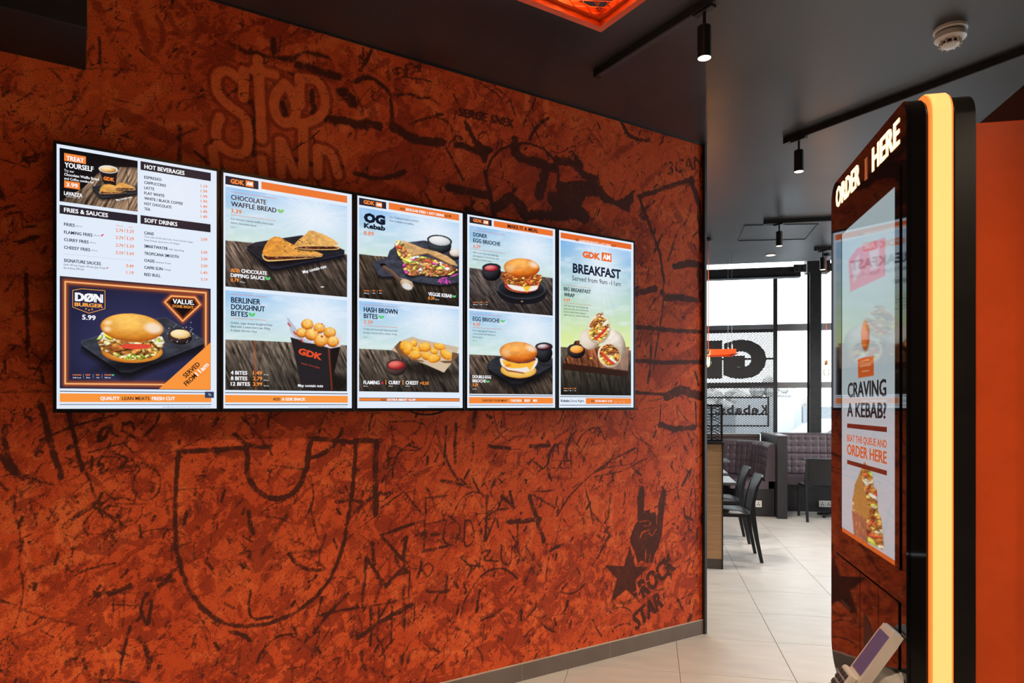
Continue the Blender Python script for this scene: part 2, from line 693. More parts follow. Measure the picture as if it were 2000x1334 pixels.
# floor: grout bed with every tile laid on it
FL = empty('floor', (0, 0), 0, ROT_G)
tag(FL, 'large pale grey square porcelain floor tiles with thin joints', 'floor', kind='structure')
MB().box(A0, A1, B0, BW, -0.12, -0.004).build('grout_bed', M_GROUT, FL)
T = 0.598
ta, tb = gab(floor_at(1485, 1197.8))
tile_me = MB().box(0.0012, T - 0.0012, 0.0012, T - 0.0012, -0.02, 0.0, 0.0015).mesh('floor_tile', M_TILE)
wn = np.array([N2 @ G2, N2 @ G1])
pa, pb = gab(P0)
i0, i1 = math.floor((A0 - ta) / T), math.ceil((A1 - ta) / T)
j0, j1 = math.floor((B0 - tb) / T), math.ceil((BW - tb) / T)
for j in range(j0, j1):
    for i in range(i0, i1):
        a, b = ta + i * T, tb + j * T
        if a < A0 - .3 or a + T > A1 + .3 or b < B0 - .3 or b + T > BW + .3:
            continue
        ca, cb = a + T / 2, b + T / 2
        behind = (ca - pa) * wn[0] + (cb - pb) * wn[1]
        if behind < -0.55 and ca < -0.9:
            continue
        o = bpy.data.objects.new('tile', tile_me)
        o.location = (a, b, 0)
        link(o, FL)

# ceiling slab, stopping short of the glazing, with a higher roof over the glazed strip
c_o = empty('ceiling', (0, 0), 0, ROT_G)
tag(c_o, 'dark charcoal painted ceiling with smeared plaster marks', 'ceiling', kind='structure')
MB().box(A0 - .1, A1 + .1, B0 - .1, B1, CEIL, CEIL + .14).build('slab', M_CEIL, c_o)
MB().box(A0 - .1, A1 + .1, B1 - .1, B1, CEIL + .14, 4.0).build('fascia', M_DARKWALL, c_o)
MB().box(A0 - .1, A1 + .1, B1 - .1, BW + .2, 4.0, 4.12).build('high_roof', M_DARKWALL, c_o)


def shell(name, label, boxes, mat=M_DARKWALL):
    mb = MB()
    for bx in boxes:
        mb.box(*bx)
    o = mb.build(name, mat)
    o.rotation_euler = (0, 0, ROT_G)
    return tag(o, label, 'wall', kind='structure')


shell('wall_back', 'charcoal wall behind the camera', [(A0 - .1, A1 + .1, B0 - .1, B0, 0, CEIL)])
shell('wall_far', 'charcoal side wall hidden behind the orange mural wall', [(A0 - .1, A0, B0, BW, 0, 4.0)])
shell('wall_right', 'charcoal side wall with an added wide window by the dining area',
      [(A1, A1 + .1, B0, 4.4, 0, 4.0), (A1, A1 + .1, 4.4, BW, 0, .12), (A1, A1 + .1, 4.4, BW, 3.05, 4.0)])

# ------------------------------------------------------------------ the mural wall
PITCH = 0.005
S_END = -4.3
mA, mZ = np.meshgrid(np.arange(S_END, 0.0001, PITCH), np.arange(0.0, CEIL + .0001, PITCH))
WX = (fbm(mA / .035 + 3, mZ / .035, 3) - .5) * .024
WZ = (fbm(mA / .035, mZ / .035 + 9, 3) - .5) * .024
INK = np.zeros(mA.shape)
MID = np.zeros(mA.shape)
PALE = np.zeros(mA.shape)


def _win(pts, r):
    a = [p[0] for p in pts]
    z = [p[1] for p in pts]
    i0 = max(0, int((min(z) - r) / PITCH)); i1 = min(mA.shape[0], int((max(z) + r) / PITCH) + 2)
    j0 = max(0, int((min(a) - r - S_END) / PITCH)); j1 = min(mA.shape[1], int((max(a) + r - S_END) / PITCH) + 2)
    return slice(i0, i1), slice(j0, j1)


def stroke_m(arr, pts, w, val, soft=0.006, mode='max', warp=1.0):
    w2 = _win(pts, w / 2 + soft)
    X, Y = mA[w2], mZ[w2]
    if X.size == 0:
        return
    k = min(1.0, w / .05) * warp
    m = np.clip(.5 + (w / 2 - seg_dist(X + k * WX[w2], Y + k * WZ[w2], pts)) / soft, 0, 1) * val
    arr[w2] = np.maximum(arr[w2], m) if mode == 'max' else arr[w2] * (1 - m)


def wpts(crop, pts):
    return [tuple(float(q) for q in WALL.at(*crop(u, v))) for u, v in pts]


def metre(crop, pts, w):
    return float(w / crop.k * WALL.sd(crop(pts[0][0], 0)[0])[1] / F)


def smooth(pts, n=4):
    """Catmull-Rom through the points"""
    if len(pts) < 3:
        return pts
    P = [pts[0]] + list(pts) + [pts[-1]]
    out = []
    for i in range(1, len(P) - 2):
        p0, p1, p2, p3 = [np.array(P[i + k], float) for k in (-1, 0, 1, 2)]
        for k in range(n):
            t = k / n
            out.append(tuple(.5 * ((2 * p1) + (-p0 + p2) * t + (2 * p0 - 5 * p1 + 4 * p2 - p3) * t * t + (-p0 + 3 * p1 - 3 * p2 + p3) * t ** 3)))
    return out + [tuple(pts[-1])]


def st(arr, crop, pts, w, val=.8, soft=0.008, curve=False, mode='max', warp=1.0):
    stroke_m(arr, wpts(crop, smooth(pts) if curve else pts), metre(crop, pts, w), val, soft, mode, warp)


def pf(arr, crop, pts, val=.8, soft=0.01, mode='max'):
    q = wpts(crop, pts)
    w2 = _win(q, soft)
    k = 0.0 if soft < .006 else 1.0
    X, Y = mA[w2] + k * WX[w2], mZ[w2] + k * WZ[w2]
    d = seg_dist(X, Y, q, True)
    m = np.clip(.5 + np.where(inside(X, Y, q), d, -d) / soft, 0, 1) * val
    arr[w2] = np.maximum(arr[w2], m) if mode == 'max' else arr[w2] * (1 - m)


def wall_text(arr, crop, t, p0, p1, capv, val=.8, bold=0.02):
    """lettering painted on the wall: p0 -> p1 is the base line, capv the vector (crop px) of a capital's height"""
    a, b = np.array(wpts(crop, [p0])[0]), np.array(wpts(crop, [p1])[0])
    c = np.array(wpts(crop, [(p0[0] + capv[0], p0[1] + capv[1])])[0]) - a
    co, fs = glyphs(t, bold)
    pts = a + co[:, :1] * (b - a) + co[:, 1:2] * c
    for f in fs:
        q = [tuple(pts[i]) for i in f]
        w2 = _win(q, .004)
        X, Y = mA[w2], mZ[w2]
        if X.size == 0:
            continue
        d = seg_dist(X, Y, q, True)
        m = np.clip(.55 + np.where(inside(X, Y, q), d, -d) / .005, 0, 1) * val
        arr[w2] = np.maximum(arr[w2], m)


# random scratches, scrawls and brush marks all over the plaster
rr = random.Random(5)
for k in range(3600):
    x, z = rr.uniform(S_END, 0), rr.uniform(0.05, CEIL)
    if rr.random() < .35:
        z = rr.uniform(.1, 1.5)
    an = rr.uniform(0, 2 * math.pi) if rr.random() < .5 else rr.choice((.9, 1.2, 1.57, 2.2, .5)) + rr.uniform(-.25, .25)
    ln, cv = rr.uniform(.03, .26), rr.uniform(-9, 9) if rr.random() < .6 else rr.uniform(-2, 2)
    pts = []
    n = 7
    for i in range(n):
        pts.append((x, z))
        x += math.cos(an) * ln / n
        z += math.sin(an) * ln / n
        an += cv * ln / n
    w = rr.choice((.003, .004, .005, .006, .006, .008, .012, .02))
    stroke_m(INK if rr.random() < .5 else MID, pts, w, rr.uniform(.4, .8), .007)
for k in range(6500):     # short dabs and nicks, mostly slanting
    x, z = rr.uniform(S_END, 0), rr.uniform(0.02, CEIL)
    if rr.random() < .3:
        z = rr.uniform(.05, 1.2)
    an = rr.choice((.7, .95, 1.2, 1.57, 2.3)) + rr.uniform(-.35, .35)
    ln = rr.uniform(.006, .05)
    stroke_m(INK if rr.random() < .45 else MID, [(x, z), (x + math.cos(an) * ln, z + math.sin(an) * ln)], rr.choice((.003, .004, .006, .009, .014)), rr.uniform(.4, .85), .006)
for k in range(120):      # zig-zag signatures and letter-like scrawls
    x, z = rr.uniform(S_END, -.05), rr.uniform(.1, CEIL - .1)
    h, w, nn, sl = rr.uniform(.025, .09), rr.uniform(.006, .012), rr.randint(3, 8), rr.uniform(-.25, .25)
    pts = []
    for i in range(nn):
        pts.append((x + i * h * .45 + rr.uniform(-.2, .2) * h, z + (h if i % 2 else 0) * rr.uniform(.6, 1.1) + sl * i * h))
    stroke_m(INK, smooth(pts, 3) if rr.random() < .5 else pts, w, rr.uniform(.25, .5), .009)
for k in range(420):      # broad dry-brush patches
    x, z = rr.uniform(S_END, 0), rr.uniform(.05, CEIL)
    an = rr.uniform(-.6, .9) + (1.57 if rr.random() < .4 else 0)
    l = rr.uniform(.05, .3)
    stroke_m(MID if rr.random() < .6 else PALE, [(x, z), (x + math.cos(an) * l, z + math.sin(an) * l)], rr.uniform(.02, .07), rr.uniform(.35, .7), .03)

M1c, M2c = Crop(0, 0, 2.8386), Crop(700, 0, 2.8386)
M4c, M5c = Crop(0, 800, 2.4986), Crop(700, 800, 2.4986)
M6c, STc, KRc = Crop(1100, 900, 3.3333), Crop(400, 80, 5.13), Crop(1230, 300, 2.2235)
LFc = Crop(0, 400, 2.2235)

# lower left: shield with a U, scrawled name, fish, circle
for pts, w in (([(865, 205), (1000, 198), (1195, 185)], 26), ([(872, 210), (858, 400), (855, 600), (875, 740), (925, 880), (1000, 980), (1090, 1040), (1180, 1054), (1300, 1046), (1420, 1000), (1530, 920), (1610, 830), (1670, 680), (1700, 520), (1725, 350), (1735, 165)], 24),
               ([(1515, 140), (1740, 160)], 26), ([(1205, 190), (1210, 310), (1250, 390), (1310, 432), (1380, 430), (1450, 390), (1490, 300), (1505, 220), (1520, 145)], 28),
               ([(205, -20), (240, 140), (268, 240), (303, 330)], 30), ([(335, 10), (362, 130), (402, 292)], 22), ([(195, 150), (380, 75), (580, 20)], 13),
               ([(545, 75), (500, 95), (480, 150), (515, 130), (540, 80), (548, 112), (575, 128)], 20), ([(600, 65), (596, 108)], 14), ([(603, 80), (640, 62), (655, 100)], 13),
               ([(450, 230), (447, 300)], 12), ([(505, 228), (482, 255), (505, 272), (485, 298)], 10), ([(320, 235), (352, 250), (330, 275), (366, 282)], 11),
               ([(700, 280), (660, 320), (648, 390), (690, 440), (750, 430), (785, 370), (765, 300), (705, 280)], 9),
               ([(400, 565), (480, 470), (560, 432), (650, 445), (692, 492), (670, 545), (560, 590), (450, 610), (400, 575)], 8),
               ([(490, 490), (560, 470), (655, 500)], 8), ([(570, 510), (600, 570), (640, 480)], 10),
               ([(78, 380), (72, 500), (100, 620), (95, 750), (115, 850), (100, 960), (68, 1070)], 8), ([(410, 610), (520, 440), (735, 215)], 5),
               ([(0, 225), (65, 305)], 30), ([(0, 330), (90, 310), (190, 345), (150, 400)], 7), ([(540, 160), (530, 200), (620, 240), (580, 290)], 12), ([(430, 210), (620, 160)], 10),
               ([(1545, 1012), (1572, 915)], 16), ([(1548, 1005), (1749, 965)], 16), ([(1450, 1180), (1560, 1080), (1520, 1210), (1610, 1070)], 8),
               ([(700, 920), (690, 980), (720, 1050), (740, 930)], 18), ([(1225, 880), (1215, 970), (1240, 1020), (1330, 1010)], 14),
               ([(540, 950), (680, 960)], 8), ([(540, 900), (700, 890)], 7), ([(560, 860), (545, 1060)], 7), ([(610, 880), (600, 1060)], 7)):
    st(INK, M4c, pts, w, .85, curve=len(pts) > 2)
for pts in ([(820, 850), (900, 840), (940, 920), (930, 1010), (850, 1040), (830, 900)], [(950, 800), (1030, 790), (1050, 880), (1000, 900), (960, 860)], [(1580, 560), (1660, 600), (1640, 640), (1580, 680), (1550, 620)],
            [(1220, 640), (1310, 620), (1360, 680), (1350, 780), (1250, 810), (1210, 740)], [(190, 890), (300, 900), (280, 960), (200, 1020)], [(0, 700), (60, 700), (50, 800), (0, 850)], [(1040, 570), (1030, 690), (1070, 650)], [(380, 960), (500, 930), (490, 1000), (400, 990)]):
    pf(MID, M4c, pts, .8, .02)
for pts, w in (([(120, 380), (120, 620), (160, 920)], 34), ([(120, 620), (240, 700)], 26), ([(120, 640), (0, 690)], 26), ([(270, 1195), (395, 1280), (300, 1334)], 26), ([(880, 380), (880, 680), (940, 720)], 30), ([(500, 850), (520, 1330)], 26), ([(340, 480), (330, 620)], 130), ([(960, 880), (950, 700)], 22)):
    st(PALE, M4c, pts, w, .8, .025)
# left margin
for pts, w in (([(30, 40), (90, 30), (100, 100), (160, 90)], 14), ([(90, 160), (165, 140)], 22), ([(115, 300), (120, 660)], 18), ([(0, 510), (120, 470), (225, 455)], 5), ([(0, 815), (225, 812)], 6), ([(120, 710), (175, 712)], 10), ([(170, 860), (225, 1020)], 20), ([(180, 640), (190, 615), (195, 650)], 6), ([(60, 830), (85, 850), (60, 900), (10, 880)], 6)):
    st(INK, LFc, pts, w, .75)
st(MID, LFc, [(0, 315), (225, 315)], 40, .7, .02)
# lower middle
for pts, w in (([(-20, 150), (110, 150)], 30), ([(90, 150), (82, 300), (85, 510)], 30), ([(110, 612), (320, 540)], 17), ([(320, 520), (222, 400), (110, 480)], 9), ([(108, 612), (235, 752)], 20), ([(240, 748), (132, 862)], 20), ([(132, 860), (38, 720), (20, 965)], 18),
               ([(252, 740), (245, 930)], 10), ([(20, 965), (130, 945), (245, 918)], 10), ([(330, 430), (320, 690)], 13), ([(325, 432), (435, 420)], 13), ([(318, 692), (455, 660)], 17), ([(330, 560), (420, 540)], 10),
               ([(430, 540), (415, 640), (470, 652), (495, 570), (440, 520)], 10), ([(520, 540), (518, 662), (562, 640), (552, 552), (522, 540)], 10), ([(620, 640), (628, 420)], 17), ([(620, 420), (560, 402), (500, 440), (455, 525)], 10), ([(705, 420), (625, 635)], 12),
               ([(930, 335), (952, 190)], 8), ([(835, 420), (905, 640)], 26), ([(735, 550), (885, 535)], 26), ([(735, 590), (778, 660), (775, 550)], 12), ([(500, 1015), (520, 930), (590, 822), (650, 782), (720, 780), (775, 825)], 13),
               ([(500, 722), (555, 772), (535, 815)], 12), ([(590, 775), (602, 700), (645, 690), (615, 732), (680, 740)], 10), ([(700, 660), (700, 740), (740, 750), (750, 670)], 9), ([(770, 740), (765, 660), (810, 740), (820, 650)], 9),
               ([(945, 250), (1040, 250)], 8), ([(945, 285), (1040, 285)], 8), ([(1035, 205), (1040, 330)], 8), ([(840, 180), (930, 175)], 22), ([(640, 180), (740, 190)], 20), ([(840, 240), (900, 290), (930, 260)], 10),
               ([(970, 520), (1050, 400), (1200, 270), (1350, 190)], 10), ([(1050, 380), (1190, 290), (1340, 260), (1360, 190), (1320, 200)], 7), ([(1150, 330), (1290, 300), (1420, 230)], 7), ([(860, 420), (960, 480)], 10),
               ([(0, 1110), (120, 1030), (260, 950)], 26), ([(60, 960), (60, 1150)], 14), ([(100, 960), (95, 1130)], 14), ([(165, 960), (160, 1140)], 12), ([(230, 950), (225, 1080)], 12), ([(275, 950), (272, 1030)], 12),
               ([(315, 770), (340, 750), (365, 770), (340, 815), (312, 780)], 8), ([(390, 0), (350, 180), (240, 310), (200, 340)], 6), ([(150, 60), (320, 70), (310, 190), (190, 180), (160, 80)], 8), ([(170, 90), (300, 180)], 5), ([(200, 170), (310, 80)], 5), ([(430, 80), (420, 230)], 14), ([(500, 340), (540, 380)], 14),
               ([(1300, 0), (1340, 120), (1440, 190), (1400, 250)], 6), ([(1320, 0), (1365, 120), (1450, 230)], 6), ([(700, 420), (760, 480), (740, 400)], 18)):
    st(INK, M5c, pts, w, .8, curve=len(pts) > 3)
for pts, w in (([(0, 520), (300, 420)], 10), ([(640, 540), (1000, 530), (1340, 380)], 8), ([(180, 350), (560, 180)], 10), ([(1150, 480), (1250, 400)], 6)):
    st(PALE, M5c, pts, w, .7, .01)
for pts in ([(300, 920), (390, 880), (350, 950), (280, 960)], [(150, 280), (220, 340), (120, 340)], [(510, 930), (580, 920), (560, 990), (500, 1000)], [(620, 150), (740, 160), (700, 290), (620, 260)], [(700, 430), (780, 420), (760, 500), (700, 480)], [(800, 780), (880, 760), (870, 900), (800, 860)]):
    pf(MID, M5c, pts, .8, .025)
wall_text(INK, M5c, '2/5/15', (950, 210), (1058, 150), (0, -40), .75, .01)
wall_text(INK, M5c, 'KATTE', (1150, 55), (1330, 15), (0, -40), .4, .0)
wall_text(INK, M5c, '60 NOK', (1225, 465), (1345, 425), (0, -38), .5, .0)
wall_text(INK, M5c, 'D.M', (1500, 1000), (1560, 985), (0, -40), .5, .0)
wall_text(INK, M5c, 'CK', (1480, 925), (1540, 905), (0, -32), .55, .0)
wall_text(PALE, M5c, 'FREE', (1460, 388), (1525, 378), (0, -28), .8, .0)
# the stencilled hand, star and words
pf(INK, M6c, [(270, 680), (395, 686), (435, 552), (470, 690), (554, 690), (470, 775), (486, 908), (410, 840), (310, 920), (350, 770)], 1.0, .005)
pf(INK, M6c, [(485, 392), (483, 230), (500, 170), (515, 160), (530, 175), (528, 260), (520, 385), (532, 325), (562, 320), (570, 345), (577, 335), (600, 335), (605, 360), (609, 430), (620, 260), (640, 195), (660, 185), (671, 200), (655, 330), (645, 480), (620, 560), (600, 600), (580, 662), (540, 665), (510, 650), (485, 668), (460, 600), (440, 540), (435, 510), (450, 460), (470, 410)], 1.0, .005)
for pts in ([(498, 398), (545, 388), (572, 402), (560, 422), (522, 424)], [(498, 505), (515, 465), (560, 450)], [(556, 470), (580, 490), (605, 448)], [(540, 575), (535, 660)], [(570, 600), (560, 665)], [(440, 545), (470, 620), (480, 670)]):
    st(INK, M6c, pts, 7, .9, .004, mode='cut')
# right margin: painted stones and frame
for pts, w in (([(195, 492), (250, 474), (330, 492)], 30), ([(140, 600), (150, 625), (210, 622), (285, 636)], 30), ([(25, 608), (112, 585)], 30), ([(25, 752), (150, 765), (312, 776)], 20), ([(25, 900), (150, 907), (312, 905)], 20), ([(160, 1055), (220, 1025), (312, 1055)], 40), ([(25, 1037), (150, 1046)], 16), ([(132, 1178), (200, 1196), (282, 1190)], 26), ([(150, 530), (140, 700), (100, 940)], 9), ([(38, 185), (265, 110)], 17), ([(268, 112), (300, 220), (312, 420)], 30), ([(42, 190), (130, 430), (150, 560)], 17), ([(300, 480), (305, 640)], 22), ([(285, 1080), (290, 1185)], 10), ([(135, 1090), (130, 1170)], 8)):
    st(INK, KRc, pts, w, .9)
pf(MID, KRc, [(78, 955), (325, 805), (325, 885), (140, 1030)], .9, .01)
pf(MID, KRc, [(300, 560), (316, 640), (225, 735), (215, 735)], .8, .01)
pf(INK, KRc, [(45, 285), (70, 255), (85, 275), (60, 295)], .9, .01)
wall_text(INK, KRc, '3CAN', (165, 95), (318, 60), (0, -62), .75, .02)
# top: STOP AND in pale bubble letters with dark outlines
LET = [([(392, 300), (386, 565)], 92), ([(345, 385), (225, 300), (120, 345), (130, 520), (260, 660), (390, 760), (432, 900), (420, 1095), (300, 1130), (150, 1040), (112, 900), (150, 765)], 84), ([(530, 185), (552, 600), (570, 980)], 92), ([(490, 292), (705, 335)], 82),
       ([(795, 430), (705, 560), (705, 720), (790, 822), (900, 780), (905, 640), (850, 480), (800, 430)], 84), ([(948, 370), (955, 640)], 86), ([(950, 375), (1120, 400), (1205, 560), (1175, 730), (1040, 815), (930, 830)], 82), ([(985, 850), (988, 1330)], 88), ([(752, 1005), (765, 1340)], 86), ([(775, 1005), (905, 1340)], 72), ([(1132, 1085), (1132, 1340)], 84), ([(1140, 1080), (1265, 1130), (1335, 1340)], 82), ([(570, 1185), (590, 1340)], 80), ([(80, 1080), (110, 1340)], 84)]
for pts, w in LET:
    st(MID, STc, pts, w + 90, 1.0, .015, True, 'max', .15)
pf(MID, STc, [(400, 560), (900, 620), (1000, 700), (620, 720), (420, 680)], .95, .03)
for pts, w in (([(250, 20), (420, 110), (700, 165), (900, 185)], 55), ([(930, 235), (1330, 355)], 85), ([(690, -10), (700, 180)], 60), ([(1180, 775), (1560, 830)], 95), ([(420, 600), (500, 630), (490, 1130)], 60), ([(860, 200), (1000, 110), (1230, 160)], 40), ([(1380, 520), (1480, 620)], 130), ([(900, 1200), (1080, 1230)], 60), ([(780, 640), (800, 740)], 70), ([(1080, 500), (1090, 720)], 60)):
    st(INK, STc, pts, w, .9, .025)
LETM = np.zeros(mA.shape)
for pts, w in LET:
    st(LETM, STc, pts, w + 100, 1.0, .02, True)
    st(INK, STc, pts, w + 14, .8, .012, True, 'cut', .15)
    st(MID, STc, pts, w + 14, .92, .012, True, 'cut', .15)
    st(PALE, STc, pts, w + 14, .8, .012, True, 'max', .15)
# top: crouching shapes, ring and dark creature
pf(MID, M2c, [(500, 850), (720, 800), (900, 790), (1080, 900), (1310, 1000), (1360, 1110), (1100, 1240), (600, 1160), (480, 1040), (200, 1010), (0, 990), (0, 860), (300, 760)], .75, .05)
for pts, w in (([(-20, 455), (60, 430), (130, 470), (180, 540), (185, 690)], 26), ([(190, 530), (280, 520), (340, 545), (400, 545), (452, 582)], 18), ([(190, 700), (300, 765), (470, 795)], 55), ([(-20, 690), (110, 695)], 60), ([(280, 690), (400, 652), (500, 682), (530, 790)], 10), ([(-20, 960), (120, 990), (260, 955)], 30), ([(500, 1040), (600, 1062), (725, 1085)], 50), ([(540, 800), (700, 850)], 40),
               ([(870, 780), (885, 870), (1000, 905), (1090, 935)], 62), ([(1100, 890), (1180, 905), (1250, 970), (1312, 992)], 48), ([(1035, 960), (1000, 1090)], 62), ([(770, 1150), (850, 1095), (930, 1200)], 62), ([(700, 950), (722, 1060), (755, 1190)], 32), ([(1210, 880), (1230, 930)], 45), ([(1460, 680), (1512, 760), (1612, 782)], 24), ([(1560, 1095), (1850, 1000)], 18), ([(600, 1160), (720, 1210)], 40), ([(1080, 1100), (1250, 1200)], 90), ([(960, 1190), (1080, 1200)], 60)):
    st(INK, M2c, pts, w, .95, .02, curve=len(pts) > 2)
pf(INK, M2c, [(580, 670), (602, 676), (650, 770), (748, 830), (712, 885), (690, 905), (640, 800)], 1.0, .008)
pf(INK, M2c, [(1110, 1010), (1320, 1000), (1380, 1080), (1440, 1112), (1540, 1048), (1500, 1180), (1420, 1135), (1360, 1125), (1330, 1085), (1260, 1095), (1200, 1220), (1060, 1235), (1080, 1100)], 1.0, .012)
st(INK, M2c, [(910 + 200 * math.cos(t), 975 + 180 * math.sin(t)) for t in [math.radians(150 + 11 * k) for k in range(22)]], 15, .95, .006)
st(MID, M2c, [(340, 870), (350, 1010)], 90, .9, .03)
for pts in ([(935, 540), (930, 670)], [(1045, 570), (1042, 760)]):
    st(PALE, M2c, pts, 40, .7, .01)
wall_text(INK, M2c, 'VE PH', (140, 470), (345, 395), (8, -75), .8, .07)
wall_text(INK, M2c, '15', (55, 400), (115, 375), (0, -55), .5, .01)
# top left: big letter-like bands
for pts, w in (([(520, 10), (600, 160), (700, 380)], 60), ([(1060, 0), (1120, 130), (1060, 260)], 40), ([(740, 60), (830, 300), (930, 400)], 50), ([(900, 20), (1000, 200)], 40), ([(620, 160), (740, 180), (640, 300)], 30), ([(1060, 240), (1200, 300), (1100, 380)], 40), ([(160, 700), (180, 830)], 30), ([(240, 690), (270, 800)], 40), ([(20, 640), (40, 770)], 30), ([(330, 720), (480, 480)], 12), ([(860, 660), (1000, 560), (1160, 530)], 12), ([(980, 760), (1100, 710)], 16), ([(0, 420), (250, 380), (600, 380), (1100, 420)], 10), ([(60, 640), (200, 480)], 9)):
    st(INK if w < 20 else MID, M1c, pts, w, .7, .02)

# flaking, rubbed plaster: warped blotches, slanting scuffs and wandering hairlines
q1 = fbm(mA / .06 + 40, mZ / .06, 4)
q2 = fbm(mA / .05, mZ / .05 + 70, 4)


def ss(v, lo, hi):
    t = np.clip((v - lo) / (hi - lo), 0, 1)
    return t * t * (3 - 2 * t)


low = ss(1.1 - mZ, 0, 1.0)
b1 = fbm(mA / .10 + q1 * 2.2, mZ / .085 + q2 * 2.2, 5)
b2 = fbm((mA * .8 + mZ * .6) / .16 + q1, (mZ * .8 - mA * .6) / .035 + q2, 5)
b3 = fbm(mA / .028 + q2 * 1.5, mZ / .034 + q1 * 1.5, 4)
b0 = fbm(mA / .7 + 3, mZ / .6, 3)
den = .35 + 1.0 * ss(b0 + .25 * low, .42, .68)
BLOT = np.maximum.reduce([ss(b1, .57, .70) * .75 * den, ss(b2, .60, .72) * .6 * den, ss(b3, .54, .68) * (.42 + .4 * low) * den]) * (1 - .85 * LETM)
PALE = np.maximum(PALE, ss(1 - b1, .58, .70) * .55)


def iso(n, w, v=.5):
    return 1 - ss(np.abs(n - v), 0, w)


gate = ss(fbm(mA / .2 + 11, mZ / .2 + 5, 3), .42, .56)
gate2 = ss(fbm(mA / .17 + 51, mZ / .15 + 25, 3), .45, .58)
HAIR = np.maximum.reduce([iso(fbm(mA / .11 + 5, mZ / .09, 2), .012) * gate, iso(fbm(mA / .06 + 15, mZ / .08, 2), .016, .47) * gate2,
                          iso(fbm((mA + mZ) / .2 + 25, (mA - mZ) / .06, 2), .014, .53) * (1 - gate)])
INK = np.maximum(INK * (.8 + .4 * ss(b3, .3, .6)), HAIR * .85)
MID = np.clip(np.maximum(MID * (.6 + .6 * ss(b2, .35, .6)) * (1 - LETM) + MID * LETM, BLOT), 0, 1)

wall_text(INK, M6c, 'ROCK', (520, 900), (735, 700), (-42, -112), 1.2, .05)
wall_text(INK, M6c, 'STAR', (470, 1108), (655, 940), (-26, -108), 1.2, .05)
wall_text(INK, M2c, 'SERGE SNEK', (548, 640), (862, 708), (8, -48), 1.0, .07)
for k in range(9):
    st(INK, M6c, [(455 + 28 * k, 860 - 24 * k), (475 + 28 * k, 850 - 24 * k)], 9, .8, .004, mode='cut')

mm = bpy.data.materials.new('orange_graffiti_mural')
mm.use_nodes = True
nt = mm.node_tree
bs = nt.nodes['Principled BSDF']
bs.inputs['Roughness'].default_value = 0.62
bs.inputs['Specular IOR Level'].default_value = 0.25


def node(t, **kw):
    n = nt.nodes.new(t)
    for k, v in kw.items():
        n.inputs[k.replace('_', ' ')].default_value = v
    return n


def attr(n):
    a = nt.nodes.new('ShaderNodeAttribute')
    a.attribute_name = n
    return a.outputs['Fac']


def math_(op, a, b):
    m = nt.nodes.new('ShaderNodeMath')
    m.operation = op
    for i, v in enumerate((a, b)):
        if isinstance(v, (int, float)):
            m.inputs[i].default_value = v
        else:
            nt.links.new(v, m.inputs[i])
    return m.outputs[0]


def sstep(v, lo, hi, out=1.0):
    m = nt.nodes.new('ShaderNodeMapRange')
    m.interpolation_type = 'SMOOTHSTEP'
    m.inputs['From Min'].default_value = lo
    m.inputs['From Max'].default_value = hi
    m.inputs['To Max'].default_value = out
    nt.links.new(v, m.inputs[0])
    return m.outputs[0]


def mixc(fac, a, b):
    m = nt.nodes.new('ShaderNodeMix')
    m.data_type = 'RGBA'
    for sock, v in ((m.inputs[0], fac), (m.inputs[6], a), (m.inputs[7], b)):
        if isinstance(v, tuple):
            sock.default_value = (*v, 1)
        elif isinstance(v, (int, float)):
            sock.default_value = v
        else:
            nt.links.new(v, sock)
    return m.outputs[2]


tco = nt.nodes.new('ShaderNodeTexCoord').outputs['Object']


def noise(scale, detail=6, rough=.6):
    n = node('ShaderNodeTexNoise', Scale=scale, Detail=detail, Roughness=rough)
    nt.links.new(tco, n.inputs['Vector'])
    return n.outputs[0]


n_big, n_mid, n_fine, n_sp = noise(2.2, 2), noise(22, 3), noise(95, 3), noise(240, 1)
c = mixc(sstep(n_big, .3, .7), L3(212, 80, 33), L3(232, 97, 45))
c = mixc(sstep(math_('ADD', attr('pale'), math_('MULTIPLY', math_('SUBTRACT', n_mid, .5), .5)), .2, .75, .75), c, L3(246, 120, 60))
c = mixc(sstep(math_('ADD', attr('mid'), math_('MULTIPLY', math_('SUBTRACT', n_fine, .5), 1.3)), .3, .7, .64), c, L3(150, 44, 20))
spk = math_('ADD', math_('MULTIPLY', n_sp, .8), math_('ADD', math_('MULTIPLY', n_mid, .3), math_('MULTIPLY', attr('mid'), .07)))
c = mixc(sstep(spk, .575, .66, .55), c, L3(108, 30, 15))
c = mixc(sstep(math_('ADD', attr('ink'), math_('MULTIPLY', math_('SUBTRACT', n_fine, .5), 1.0)), .2, .85, .93), c, L3(62, 26, 17))
nt.links.new(c, bs.inputs['Base Color'])
bp = node('ShaderNodeBump', Strength=0.06, Distance=0.004)
nt.links.new(n_fine, bp.inputs['Height'])
nt.links.new(bp.outputs[0], bs.inputs['Normal'])

wl = empty('wall_left', P0, 0, ROT_W)
tag(wl, 'tall orange graffiti mural wall with scrawled dark brush marks', 'wall', kind='structure')
me = grid_mesh('mural', mA, mZ, 0.0, fattrs={'ink': INK, 'mid': MID, 'pale': PALE})
me.materials.append(mm)
link(bpy.data.objects.new('mural', me), wl)
MB().box(-6.6, -0.001, 0.002, 0.12, 0, CEIL).build('wall_core', M_DARKWALL, wl)
MB().box(-6.6, S_END, 0.0, 0.002, 0, CEIL).build('painted_return', mm, wl)

